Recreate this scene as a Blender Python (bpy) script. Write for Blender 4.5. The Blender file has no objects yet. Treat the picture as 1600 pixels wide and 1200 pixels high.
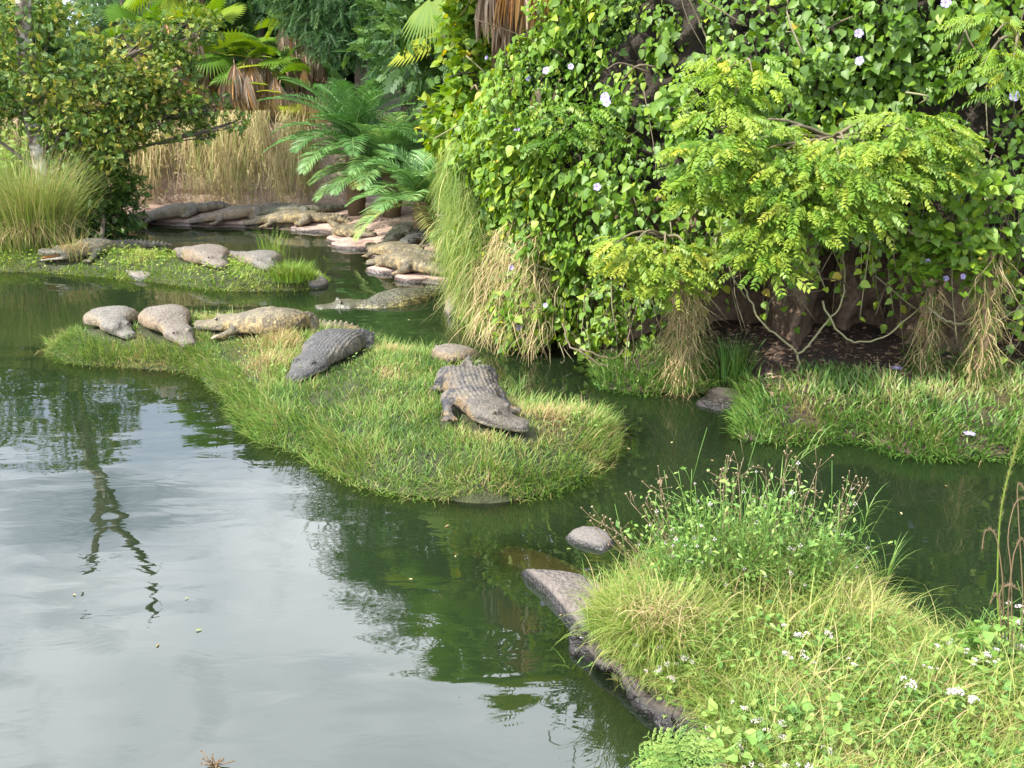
import bpy, bmesh, math, random
import numpy as np
from mathutils import Vector, Matrix
random.seed(7); rng = np.random.default_rng(7)
scene = bpy.context.scene; COL = scene.collection
PI = math.pi
# ------------------------------------------------------------------ camera
F_PX, PITCH, CAM = 1570.0, math.radians(18.65), np.array([0., 0., 3.2])
cd = bpy.data.cameras.new('camera'); cam = bpy.data.objects.new('camera', cd); COL.objects.link(cam)
cam.location = CAM; cam.rotation_euler = (PI/2 - PITCH, 0, 0)
cd.sensor_width = 36; cd.lens = 36*F_PX/1600; cd.clip_end = 2000; cd.clip_start = 0.05
scene.camera = cam
# ------------------------------------------------------------------ light
SUN = np.array([-0.62, -0.42, 0.80]); SUN /= np.linalg.norm(SUN)
SUN_EL = math.asin(SUN[2]); SUN_ROT = math.atan2(SUN[0], SUN[1])
sd = bpy.data.lights.new('sun', 'SUN'); sd.energy = 4.2; sd.angle = math.radians(1.0); sd.color = (1, .95, .85)
so = bpy.data.objects.new('sun', sd); COL.objects.link(so)
so.rotation_euler = Vector(SUN).to_track_quat('Z', 'Y').to_euler()
w = bpy.data.worlds.new('World'); scene.world = w; w.use_nodes = True
nt = w.node_tree; N = nt.nodes; L = nt.links; N.clear()
wo = N.new('ShaderNodeOutputWorld'); bg = N.new('ShaderNodeBackground'); bg.inputs[1].default_value = 0.1
sky = N.new('ShaderNodeTexSky'); sky.sky_type = 'NISHITA'; sky.sun_disc = False
sky.sun_elevation = SUN_EL; sky.sun_rotation = SUN_ROT; sky.air_density = 1.2; sky.dust_density = 1.5
tc = N.new('ShaderNodeTexCoord'); sep = N.new('ShaderNodeSeparateXYZ'); L.new(tc.outputs['Generated'], sep.inputs[0])
mz = N.new('ShaderNodeMath'); mz.operation = 'ADD'; L.new(sep.outputs[2], mz.inputs[0]); mz.inputs[1].default_value = .25
dv = N.new('ShaderNodeVectorMath'); dv.operation = 'DIVIDE'; cmb = N.new('ShaderNodeCombineXYZ')
for i in range(3): L.new(mz.outputs[0], cmb.inputs[i])
L.new(tc.outputs['Generated'], dv.inputs[0]); L.new(cmb.outputs[0], dv.inputs[1])
nz = N.new('ShaderNodeTexNoise'); nz.inputs['Scale'].default_value = 2.3; nz.inputs['Detail'].default_value = 7; nz.inputs['Roughness'].default_value = .55
mp = N.new('ShaderNodeMapping'); mp.inputs['Location'].default_value = (3.1, 1.7, .4); L.new(dv.outputs[0], mp.inputs[0]); L.new(mp.outputs[0], nz.inputs['Vector'])
cr = N.new('ShaderNodeValToRGB'); cr.color_ramp.elements[0].position = .30; cr.color_ramp.elements[1].position = .50
L.new(nz.outputs[0], cr.inputs[0])
nz2 = N.new('ShaderNodeTexNoise'); nz2.inputs['Scale'].default_value = 1.6; nz2.inputs['Detail'].default_value = 4; L.new(mp.outputs[0], nz2.inputs['Vector'])
cc = N.new('ShaderNodeValToRGB'); e = cc.color_ramp.elements
e[0].position = .38; e[0].color = (7.8, 9.0, 11.6, 1); e[1].position = .64; e[1].color = (20.5, 21, 22.5, 1)
L.new(nz2.outputs[0], cc.inputs[0])
mx = N.new('ShaderNodeMix'); mx.data_type = 'RGBA'; L.new(cr.outputs[0], mx.inputs[0]); L.new(sky.outputs[0], mx.inputs[6]); L.new(cc.outputs[0], mx.inputs[7])
L.new(mx.outputs[2], bg.inputs[0]); L.new(bg.outputs[0], wo.inputs[0])
vs = scene.view_settings; vs.view_transform = 'Standard'; vs.look = 'None'; vs.exposure = 1.1; vs.gamma = 1; vs.use_curve_mapping = False
scene.cycles.max_bounces = 6; scene.cycles.transparent_max_bounces = 12; scene.cycles.use_denoising = True
scene.cycles.diffuse_bounces = 3; scene.cycles.glossy_bounces = 3; scene.cycles.sample_clamp_indirect = 6

# ------------------------------------------------------------------ projection helpers
_c, _s = math.cos(PITCH), math.sin(PITCH)
def ray(px, py):
    x = (px-800)/F_PX; y = -(py-600)/F_PX
    return np.array([x, _c + y*_s, -_s + y*_c])
def at(px, py, z=0.):                      # ground point seen at a pixel of the 1600x1200 photo, on the level z
    d = ray(px, py); t = (z-CAM[2])/d[2]; return CAM + d*t
def atd(px, py, Y):                        # point seen at a pixel, at forward distance Y
    d = ray(px, py); return CAM + d*(Y/d[1])
# ------------------------------------------------------------------ noise
_K = [(rng.normal(size=3), rng.uniform(0, 6.28)) for _ in range(24)]
def noise(P, f=1.0, oct=3):
    P = np.asarray(P, float)
    if P.shape[-1] == 2: P = np.concatenate([P, np.zeros(P.shape[:-1]+(1,))], -1)
    r = 0; a = 1; tot = 0
    for o in range(oct):
        for j in range(6):
            k, ph = _K[(o*6+j) % 24]; r = r + a*np.sin(P @ (k*f*2.2) + ph + o)
        tot += a; a *= .55; f *= 2.1
    return r/(tot*2.6)
def sstep(a, b, x): t = np.clip((x-a)/(b-a), 0, 1); return t*t*(3-2*t)
def unit(v): v = np.asarray(v, float); return v/np.maximum(np.linalg.norm(v, axis=-1, keepdims=True), 1e-9)
# ------------------------------------------------------------------ mesh helpers
def make_mesh(name, V, faces, attrs=None, smooth=False):
    V = np.asarray(V, np.float32); faces = [np.asarray(f, np.int32) for f in faces if len(f)]
    me = bpy.data.meshes.new(name); me.vertices.add(len(V)); me.vertices.foreach_set('co', V.ravel())
    nl = sum(f.size for f in faces); npoly = sum(len(f) for f in faces)
    me.loops.add(nl); me.polygons.add(npoly)
    me.loops.foreach_set('vertex_index', np.concatenate([f.ravel() for f in faces]))
    ls = []; st = 0
    for f in faces: k = f.shape[1]; ls.append(st + np.arange(len(f))*k); st += f.size
    me.polygons.foreach_set('loop_start', np.concatenate(ls).astype(np.int32))
    if smooth: me.polygons.foreach_set('use_smooth', np.ones(npoly, bool))
    for k, a in (attrs or {}).items():
        at_ = me.attributes.new(k, 'FLOAT', 'POINT'); at_.data.foreach_set('value', np.asarray(a, np.float32))
    me.update(calc_edges=True); me.validate(); return me
def link(name, me, mat=None, parent=None):
    o = bpy.data.objects.new(name, me); COL.objects.link(o)
    if mat and not me.materials: me.materials.append(mat)
    if parent: o.parent = parent; o.matrix_parent_inverse = Matrix.Translation(-Vector(parent.location)) if parent.location.length else Matrix()
    return o
def tag(o, label=None, cat=None, group=None, kind=None):
    if label: o['label'] = label
    if cat: o['category'] = cat
    if group: o['group'] = group
    if kind: o['kind'] = kind
    return o
def thing(name, label, cat, loc, group=None):
    o = bpy.data.objects.new(name, None); COL.objects.link(o); o.location = tuple(float(v) for v in loc); o.empty_display_size = .1
    return tag(o, label, cat, group)
class MB:                                 # collects pieces into one mesh
    def __init__(s): s.V = []; s.F = {}; s.T = []; s.n = 0
    def add(s, V, faces, tint=0.5):
        V = np.asarray(V, float).reshape(-1, 3)
        for f in faces:
            f = np.asarray(f, int)
            if f.size: s.F.setdefault(f.shape[1], []).append(f + s.n)
        s.V.append(V); s.T.append(np.broadcast_to(np.asarray(tint, float), (len(V),))); s.n += len(V); return s
    def build(s, name, mat, parent=None, smooth=False, mesh_only=False):
        me = make_mesh(name, np.concatenate(s.V), [np.concatenate(v) for v in s.F.values()], {'tint': np.concatenate(s.T)}, smooth)
        if mesh_only: me.materials.append(mat); return me
        return link(name, me, mat, parent)
def frames(d, up):                         # rotation matrices whose y axis is d and z axis close to up
    d = unit(d); x = unit(np.cross(d, up)); z = np.cross(x, d); return np.stack([x, d, z], -1)
def scat(mb, tpl, P, R, S, tint):          # copies of a leaf template merged in one mesh
    tv, tf = tpl; P = np.asarray(P, float); m = len(P)
    if m == 0: return
    S = np.asarray(S, float); S = S[:, None, None] if S.ndim == 1 else S[:, None, :]
    V = np.einsum('mij,mnj->mni', R, tv[None]*S) + P[:, None]
    off = (np.arange(m)*len(tv))[:, None, None]
    mb.add(V.reshape(-1, 3), [(f[None]+off).reshape(-1, f.shape[1]) for f in tf], np.repeat(tint, len(tv)))
def tube(mb, pts, r, sides=5, tint=.5):
    pts = np.asarray(pts, float); n = len(pts); r = np.broadcast_to(np.asarray(r, float), (n,)) if np.ndim(r) else np.full(n, float(r))
    t = unit(np.gradient(pts, axis=0)); ref = np.array([0.13, .31, .94]); ref = ref if abs(t[0]@ref) < .9 else np.array([.9, .3, .1])
    x = unit(np.cross(t, ref)); y = np.cross(t, x); a = np.linspace(0, 2*PI, sides, endpoint=False)
    V = pts[:, None] + r[:, None, None]*(np.cos(a)[None, :, None]*x[:, None] + np.sin(a)[None, :, None]*y[:, None])
    i = np.arange(n-1)[:, None]*sides; j = np.arange(sides)[None]; k = (j+1) % sides
    f = np.stack([i+j, i+k, i+sides+k, i+sides+j], -1).reshape(-1, 4)
    mb.add(V.reshape(-1, 3), [f, np.array([np.arange(sides)[::-1], (n-1)*sides+np.arange(sides)])], tint)
def smooth_path(pts, n):
    pts = np.asarray(pts, float); m = len(pts); P = np.vstack([2*pts[0]-pts[1], pts, 2*pts[-1]-pts[-2]])
    u = np.linspace(0, m-1-1e-6, n); i = u.astype(int); t = (u-i)[:, None]
    a, b, c, d = P[i], P[i+1], P[i+2], P[i+3]
    return .5*((2*b) + (c-a)*t + (2*a-5*b+4*c-d)*t*t + (3*b-a-3*c+d)*t**3)
def blades(mb, P, H, length, width, bend, tint, nseg=3, lift=1.0):
    """grass ribbons: P roots, H horizontal lean direction, bend 0 upright .. 1.5 lying over"""
    m = len(P); t = np.linspace(0, 1, nseg+1)[None, :, None]
    Hd = unit(np.concatenate([H, np.zeros((m, 1))], 1)); up = np.array([0, 0, 1.])
    ang = bend[:, None, None]*t*1.0
    # integrate a bending curve
    dz = np.cos(ang*1.0); dx = np.sin(ang*1.0)
    cz = np.cumsum(np.concatenate([np.zeros((m, 1, 1)), dz[:, 1:]], 1), 1)/nseg; cx = np.cumsum(np.concatenate([np.zeros((m, 1, 1)), dx[:, 1:]], 1), 1)/nseg
    C = P[:, None] + length[:, None, None]*(up*cz*lift + Hd[:, None]*cx)
    side = np.cross(Hd, up); ph = rng.uniform(-.9, .9, m)
    side = unit(side*np.cos(ph)[:, None] + Hd*np.sin(ph)[:, None])
    wd = width[:, None, None]*np.maximum(.06, (1-t**1.6))*.5*np.minimum(1, .55+t*2)
    A = C - side[:, None]*wd; B = C + side[:, None]*wd
    V = np.stack([A, B], 2).reshape(m, -1, 3); k = 2*(nseg+1)
    q = np.array([[2*i, 2*i+1, 2*i+3, 2*i+2] for i in range(nseg)]); off = (np.arange(m)*k)[:, None, None]
    mb.add(V.reshape(-1, 3), [(q[None]+off).reshape(-1, 4)], np.repeat(tint, k))
# leaf templates, y = along the leaf, z = upper side
T_HEART = (np.array([[0,0,0],[-.30,.03,.05],[-.40,.32,.07],[-.22,.70,.0],[0,1,-.16],[.22,.70,.0],[.40,.32,.07],[.30,.03,.05],[0,.34,-.02],[0,.70,-.07]], float),
           [np.array([[0,8,2,1],[8,9,3,2],[0,7,6,8],[8,6,5,9]]), np.array([[9,4,3],[9,5,4]])])
T_LEAF = (np.array([[0,0,0],[-.2,.3,.06],[-.17,.65,.03],[0,1,-.1],[.17,.65,.03],[.2,.3,.06],[0,.4,0]], float),
          [np.array([[0,6,2,1],[0,5,4,6]]), np.array([[6,3,2],[6,4,3]])])
def _sprig(n, ll, lw, spread=1.0, fold=.25):
    V = []; F = []
    for i in range(n):
        t = (i+.5)/n; s = -1 if i % 2 else 1; b = np.array([0, t*.8, 0.]); a = s*(1.0-.5*t)*spread
        d = np.array([math.sin(a), math.cos(a), fold*(.5-t)]); d /= np.linalg.norm(d); sd_ = np.array([d[1], -d[0], .25*s])
        k = len(V); V += [b, b+d*ll*.5-sd_*lw*.5, b+d*ll, b+d*ll*.5+sd_*lw*.5]; F.append([k, k+1, k+2, k+3])
    return np.array(V), [np.array(F)]
T_SPRIG = _sprig(7, .5, .26)
def _pinnate(n, ll, lw, droop=.5):
    V = []; F = []
    for i in range(n):
        t = .12 + .88*i/(n-1); b = np.array([0, t, -droop*t*t])
        for s in (-1, 1):
            l = ll*(1-.5*abs(t-.45)*1.3)*random.uniform(.7, 1.2); d = unit(np.array([s*.78, .55, -.42])+np.array([random.uniform(-.2, .2), random.uniform(-.25, .25), random.uniform(-.3, .3)])); sd_ = np.array([.5*s*0-.3, .5, 0]) if s > 0 else np.array([.3, .5, 0])
            sd_ = unit(np.cross(d, [0, 0, 1.])); k = len(V)
            V += [b, b+d*l*.5-sd_*lw*.5+[0, 0, .015], b+d*l-[0, 0, .05], b+d*l*.5+sd_*lw*.5+[0, 0, .015]]; F.append([k, k+1, k+2, k+3])
    k = len(V); V += [np.array([-.012, 0, 0]), np.array([.012, 0, 0]), np.array([.006, 1, -droop]), np.array([-.006, 1, -droop])]; F.append([k, k+1, k+2, k+3])
    return np.array(V), [np.array(F)]
T_PINN = _pinnate(6, .44, .19); T_PINN2 = _pinnate(7, .40, .17, .3)
T_FINE = _pinnate(12, .24, .05, .35); T_FERN = _pinnate(8, .34, .11, .15)
# ------------------------------------------------------------------ materials
def new_mat(name):
    m = bpy.data.materials.new(name); m.use_nodes = True; n = m.node_tree.nodes; n.clear()
    return m, n, m.node_tree.links, n.new('ShaderNodeOutputMaterial')
def foliage(name, cols, trans=.35, gloss=.06, rough=.5):
    gloss *= .5
    m, n, l, out = new_mat(name)
    a = n.new('ShaderNodeAttribute'); a.attribute_name = 'tint'
    r = n.new('ShaderNodeValToRGB'); el = r.color_ramp.elements
    while len(el) < len(cols): el.new(.5)
    for i, c in enumerate(cols): el[i].position = c[0]; el[i].color = (*c[1:], 1)
    l.new(a.outputs['Fac'], r.inputs[0])
    d = n.new('ShaderNodeBsdfDiffuse'); t = n.new('ShaderNodeBsdfTranslucent'); g = n.new('ShaderNodeBsdfGlossy')
    hs = n.new('ShaderNodeHueSaturation'); hs.inputs['Hue'].default_value = .485; hs.inputs['Saturation'].default_value = 1.1; hs.inputs['Value'].default_value = 1.25
    l.new(r.outputs[0], d.inputs[0]); l.new(r.outputs[0], hs.inputs['Color']); l.new(hs.outputs[0], t.inputs[0])
    g.inputs['Roughness'].default_value = rough; g.inputs[0].default_value = (.9, .95, .85, 1)
    m1 = n.new('ShaderNodeMixShader'); m1.inputs[0].default_value = trans; l.new(d.outputs[0], m1.inputs[1]); l.new(t.outputs[0], m1.inputs[2])
    m2 = n.new('ShaderNodeMixShader'); m2.inputs[0].default_value = gloss; l.new(m1.outputs[0], m2.inputs[1]); l.new(g.outputs[0], m2.inputs[2])
    l.new(m2.outputs[0], out.inputs[0]); return m
def ground_mat(name, cols, scale=3., bump=.4, rough=.95, wet=None, stripes=0, crack=0):
    m, n, l, out = new_mat(name); p = n.new('ShaderNodeBsdfPrincipled'); p.inputs['Roughness'].default_value = rough
    tc = n.new('ShaderNodeTexCoord'); nz = n.new('ShaderNodeTexNoise'); nz.inputs['Scale'].default_value = scale; nz.inputs['Detail'].default_value = 8; nz.inputs['Roughness'].default_value = .65
    l.new(tc.outputs['Object'], nz.inputs['Vector'])
    if stripes:
        mpp = n.new('ShaderNodeMapping'); mpp.inputs['Scale'].default_value = (stripes, stripes, .25); l.new(tc.outputs['Object'], mpp.inputs[0]); l.new(mpp.outputs[0], nz.inputs['Vector'])
    r = n.new('ShaderNodeValToRGB'); el = r.color_ramp.elements
    while len(el) < len(cols): el.new(.5)
    for i, c in enumerate(cols): el[i].position = c[0]; el[i].color = (*c[1:], 1)
    l.new(nz.outputs[0], r.inputs[0]); col = r.outputs[0]
    n2 = n.new('ShaderNodeTexNoise'); n2.inputs['Scale'].default_value = scale*9; n2.inputs['Detail'].default_value = 6; l.new(tc.outputs['Object'], n2.inputs['Vector'])
    mxx = n.new('ShaderNodeMix'); mxx.data_type = 'RGBA'; mxx.blend_type = 'OVERLAY'; mxx.inputs[0].default_value = .7; l.new(col, mxx.inputs[6]); l.new(n2.outputs[0], mxx.inputs[7]); col = mxx.outputs[2]
    hsum = n2.outputs[0]
    if crack:
        vo = n.new('ShaderNodeTexVoronoi'); vo.feature = 'DISTANCE_TO_EDGE'; vo.inputs['Scale'].default_value = crack; l.new(tc.outputs['Object'], vo.inputs['Vector'])
        n3 = n.new('ShaderNodeTexNoise'); n3.inputs['Scale'].default_value = crack*1.5; l.new(tc.outputs['Object'], n3.inputs['Vector'])
        ad = n.new('ShaderNodeMix'); ad.data_type = 'RGBA'; ad.blend_type = 'ADD'; ad.inputs[0].default_value = .35; l.new(tc.outputs['Object'], ad.inputs[6]); l.new(n3.outputs['Color'], ad.inputs[7]); l.new(ad.outputs[2], vo.inputs['Vector'])
        rr = n.new('ShaderNodeMapRange'); rr.inputs[1].default_value = 0; rr.inputs[2].default_value = .03; l.new(vo.outputs['Distance'], rr.inputs[0])
        mu = n.new('ShaderNodeMath'); mu.operation = 'MULTIPLY'; l.new(rr.outputs[0], mu.inputs[0]); l.new(n2.outputs[0], mu.inputs[1]); hsum = mu.outputs[0]
        mk = n.new('ShaderNodeMix'); mk.data_type = 'RGBA'; l.new(rr.outputs[0], mk.inputs[0]); mk.inputs[6].default_value = (.03, .025, .02, 1); l.new(col, mk.inputs[7]); col = mk.outputs[2]
    if wet is not None:                      # waterline: wet stone is darker and shinier
        ge = n.new('ShaderNodeNewGeometry'); sp = n.new('ShaderNodeSeparateXYZ'); l.new(ge.outputs['Position'], sp.inputs[0])
        ad2 = n.new('ShaderNodeMath'); ad2.operation = 'MULTIPLY_ADD'; l.new(nz.outputs[0], ad2.inputs[0]); ad2.inputs[1].default_value = -.05; l.new(sp.outputs[2], ad2.inputs[2])
        mr = n.new('ShaderNodeMapRange'); mr.inputs[1].default_value = wet-.025-.012; mr.inputs[2].default_value = wet-.025+.012; l.new(ad2.outputs[0], mr.inputs[0])
        dk = n.new('ShaderNodeMix'); dk.data_type = 'RGBA'; dk.blend_type = 'MULTIPLY'; dk.inputs[0].default_value = 1; l.new(col, dk.inputs[6]); dk.inputs[7].default_value = (.22, .23, .25, 1)
        m3 = n.new('ShaderNodeMix'); m3.data_type = 'RGBA'; l.new(mr.outputs[0], m3.inputs[0]); l.new(dk.outputs[2], m3.inputs[6]); l.new(col, m3.inputs[7]); col = m3.outputs[2]
        mr2 = n.new('ShaderNodeMapRange'); mr2.inputs[3].default_value = .25; mr2.inputs[4].default_value = rough; l.new(mr.outputs[0], mr2.inputs[0]); l.new(mr2.outputs[0], p.inputs['Roughness'])
    bp = n.new('ShaderNodeBump'); bp.inputs['Strength'].default_value = bump; bp.inputs['Distance'].default_value = .04; l.new(hsum, bp.inputs['Height'])
    l.new(bp.outputs[0], p.inputs['Normal']); l.new(col, p.inputs['Base Color']); l.new(p.outputs[0], out.inputs[0]); return m
def plain(name, col, rough=.7):
    m, n, l, out = new_mat(name); p = n.new('ShaderNodeBsdfPrincipled'); p.inputs['Roughness'].default_value = rough
    nz = n.new('ShaderNodeTexNoise'); nz.inputs['Scale'].default_value = 30; r = n.new('ShaderNodeValToRGB')
    r.color_ramp.elements[0].color = (*[c*.65 for c in col], 1); r.color_ramp.elements[1].color = (*[min(1, c*1.3) for c in col], 1)
    l.new(nz.outputs[0], r.inputs[0]); l.new(r.outputs[0], p.inputs['Base Color']); l.new(p.outputs[0], out.inputs[0]); return m

M = {}
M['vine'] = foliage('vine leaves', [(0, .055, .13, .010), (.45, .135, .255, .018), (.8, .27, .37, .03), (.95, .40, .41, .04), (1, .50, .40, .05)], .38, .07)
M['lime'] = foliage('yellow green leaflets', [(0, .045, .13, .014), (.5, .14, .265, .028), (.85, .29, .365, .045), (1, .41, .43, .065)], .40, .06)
M['grass'] = foliage('pond grass', [(0, .045, .12, .018), (.45, .145, .255, .04), (.75, .26, .325, .08), (1, .40, .30, .14)], .3, .05)
M['grass_pale'] = foliage('pale long grass', [(0, .08, .17, .025), (.5, .20, .285, .05), (.8, .33, .35, .09), (1, .44, .36, .17)], .3, .05)  # paler, yellower blades than the island grass
M['grass_bank'] = foliage('broad bank grass', [(0, .05, .13, .022), (.5, .115, .235, .04), (.85, .20, .30, .06), (1, .32, .28, .12)], .3, .07)
M['grass_lime'] = foliage('bright low grass', [(0, .10, .20, .025), (.6, .22, .31, .045), (1, .36, .37, .10)], .3, .04)
M['straw'] = foliage('dry straw', [(0, .22, .16, .07), (.5, .45, .35, .17), (.88, .62, .51, .28), (1, .26, .32, .08)], .25, .03)
M['clump'] = foliage('golden green grass', [(0, .09, .15, .03), (.45, .19, .26, .055), (.8, .34, .32, .12), (1, .42, .29, .15)], .3, .04)
M['olive'] = foliage('small olive leaves', [(0, .028, .075, .014), (.5, .085, .165, .022), (.82, .20, .25, .035), (1, .40, .36, .06)], .3, .06)
M['dark'] = foliage('dark leaves', [(0, .018, .05, .014), (.6, .04, .10, .022), (1, .09, .17, .035)], .3, .06)
M['blue'] = foliage('blue green foliage', [(0, .025, .07, .02), (.6, .07, .155, .045), (1, .16, .25, .08)], .3, .04)
M['palm'] = foliage('palm leaflets', [(0, .03, .11, .02), (.5, .09, .22, .05), (.85, .20, .34, .10), (1, .34, .36, .10)], .3, .10)
M['fan'] = foliage('fan palm leaf', [(0, .05, .13, .015), (.5, .12, .235, .025), (1, .33, .36, .03)], .35, .03)
M['deadpalm'] = foliage('dead palm leaf', [(0, .17, .105, .07), (.5, .36, .26, .18), (.8, .55, .44, .34), (1, .52, .29, .10)], .15, .03)
M['weed'] = foliage('weed leaves', [(0, .07, .18, .035), (.5, .17, .31, .06), (1, .31, .41, .10)], .35, .06)
M['drystem'] = foliage('dry stems', [(0, .11, .075, .045), (.5, .23, .165, .10), (1, .36, .29, .18)], .1, .02)
M['stem'] = foliage('woody stems', [(0, .06, .045, .03), (.5, .15, .12, .08), (1, .25, .24, .13)], .02, .03)
M['bark'] = ground_mat('bark', [(.3, .07, .05, .035), (.7, .22, .18, .14)], 5, .8)
M['litbark'] = ground_mat('sun patched bark', [(.33, .07, .052, .04), (.46, .17, .135, .105), (.58, .55, .51, .45)], 6, .6)  # pale patches paint the trunk's sunlit edge into the brown bark
M['soil'] = ground_mat('soil under grass', [(.3, .025, .028, .011), (.7, .055, .065, .022)], 4, .8)
M['mud'] = ground_mat('pink bank mud', [(.3, .20, .13, .10), (.5, .36, .25, .20), (.72, .47, .36, .30)], 2.5, .5, wet=.05)
M['litter'] = ground_mat('dark bank soil', [(.3, .03, .022, .016), (.55, .06, .04, .028), (.72, .13, .075, .045)], 3, .8)
M['bed'] = ground_mat('pond bed', [(.3, .022, .030, .012), (.7, .055, .058, .022)], 1.3, .6)
M['rock'] = ground_mat('pink grey stone', [(.3, .125, .105, .088), (.55, .20, .17, .148), (.8, .28, .245, .215)], 5, .5, wet=.045)
M['slab'] = ground_mat('pinkish slab stone', [(.3, .09, .073, .062), (.5, .155, .13, .112), (.78, .21, .18, .155)], 4, 1.0, wet=.06)
M['rockflat'] = ground_mat('flat grey stone', [(.3, .11, .097, .085), (.55, .175, .155, .136), (.8, .24, .21, .19)], 7, .5, wet=.034)
M['shelf'] = ground_mat('sunken stone', [(.3, .34, .25, .15), (.7, .55, .43, .28)], 5, .4)
M['wetrock'] = ground_mat('dark edge stone', [(.3, .045, .036, .03), (.55, .09, .072, .06), (.8, .17, .14, .12)], 6, .6, wet=.07, crack=4)
M['cave'] = ground_mat('brown rock bank', [(.3, .05, .032, .02), (.47, .17, .115, .078), (.6, .26, .185, .13), (.75, .36, .27, .20)], 1.8, 1.0, stripes=1.6)
M['gapshade'] = ground_mat('dark gap shade', [(.3, .016, .012, .008), (.7, .045, .034, .022)], 4, .8)  # near-black shade painted on the bank face seen between the leaves
M['wall'] = ground_mat('tan block wall', [(.3, .24, .17, .12), (.55, .38, .29, .22), (.8, .50, .40, .32)], 2.5, .8)
M['white'] = plain('white petals', (.47, .42, .40)); M['lav'] = plain('lavender petals', (.33, .28, .52)); M['bluefl'] = plain('violet blue petals', (.35, .35, .75))
M['eye'] = plain('dark eye', (.03, .025, .015), .15); M['tooth'] = plain('tooth ivory', (.75, .70, .58), .4); M['mouth'] = plain('orange mouth lining', (.50, .22, .07), .6)
def water_mat():
    m, n, l, out = new_mat('green pond water')
    tc = n.new('ShaderNodeTexCoord')
    def nzz(scale, sc, det=2):
        mp_ = n.new('ShaderNodeMapping'); mp_.inputs['Scale'].default_value = sc; l.new(tc.outputs['Object'], mp_.inputs[0])
        z = n.new('ShaderNodeTexNoise'); z.inputs['Scale'].default_value = scale; z.inputs['Detail'].default_value = det; z.inputs['Distortion'].default_value = .6; l.new(mp_.outputs[0], z.inputs['Vector']); return z
    a = nzz(.6, (.55, 1.4, 1), 2); b = nzz(3.2, (.6, 1.3, 1), 3)
    m1 = n.new('ShaderNodeMath'); m1.operation = 'MULTIPLY_ADD'; l.new(b.outputs[0], m1.inputs[0]); m1.inputs[1].default_value = .09; l.new(a.outputs[0], m1.inputs[2])
    bp = n.new('ShaderNodeBump'); bp.inputs['Strength'].default_value = .2; bp.inputs['Distance'].default_value = .10; l.new(m1.outputs[0], bp.inputs['Height'])
    fr = n.new('ShaderNodeFresnel'); fr.inputs['IOR'].default_value = 2.05; l.new(bp.outputs[0], fr.inputs['Normal'])
    g = n.new('ShaderNodeBsdfGlossy'); g.inputs['Roughness'].default_value = .015; l.new(bp.outputs[0], g.inputs['Normal'])
    big = nzz(.18, (1, 1, 1), 3); r = n.new('ShaderNodeValToRGB'); el = r.color_ramp.elements
    el[0].position = .35; el[0].color = (.010, .020, .008, 1); el[1].position = .65; el[1].color = (.018, .029, .011, 1); l.new(big.outputs[0], r.inputs[0])
    d = n.new('ShaderNodeBsdfDiffuse'); l.new(r.outputs[0], d.inputs[0])
    t = n.new('ShaderNodeBsdfTransparent'); t.inputs[0].default_value = (.80, .78, .52, 1)
    mx1 = n.new('ShaderNodeMixShader'); sh = n.new('ShaderNodeAttribute'); sh.attribute_name = 'clear'; l.new(sh.outputs['Fac'], mx1.inputs[0]); l.new(d.outputs[0], mx1.inputs[1]); l.new(t.outputs[0], mx1.inputs[2])
    mx2 = n.new('ShaderNodeMixShader'); l.new(fr.outputs[0], mx2.inputs[0]); l.new(mx1.outputs[0], mx2.inputs[1]); l.new(g.outputs[0], mx2.inputs[2])
    l.new(mx2.outputs[0], out.inputs[0]); return m
M['water'] = water_mat()

# ------------------------------------------------------------------ terrain
def poly_px(pts, z=0.): return np.array([at(p[0], p[1], p[2] if len(p) > 2 else z)[:2] for p in pts])
def densify(poly, n=6):
    return smooth_path(np.vstack([np.c_[poly, np.zeros(len(poly))], np.r_[poly[0], 0][None]]), len(poly)*n)[:-1, :2]
def sdist(P, poly):                        # signed distance, positive inside
    P = np.asarray(P, float); d2 = np.full(len(P), 1e9); ins = np.zeros(len(P), bool)
    for a, b in zip(poly, np.roll(poly, -1, 0)):
        e = b-a; wv = P-a; t = np.clip((wv@e)/max(e@e, 1e-12), 0, 1); q = wv - t[:, None]*e; d2 = np.minimum(d2, (q*q).sum(1))
        c = ((a[1] <= P[:, 1]) != (b[1] <= P[:, 1])); dy = b[1]-a[1]; dy = dy if abs(dy) > 1e-12 else 1e-12
        ins ^= c & (P[:, 0] < a[0] + (P[:, 1]-a[1])/dy*e[0])
    return np.where(ins, 1, -1)*np.sqrt(d2)
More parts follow.
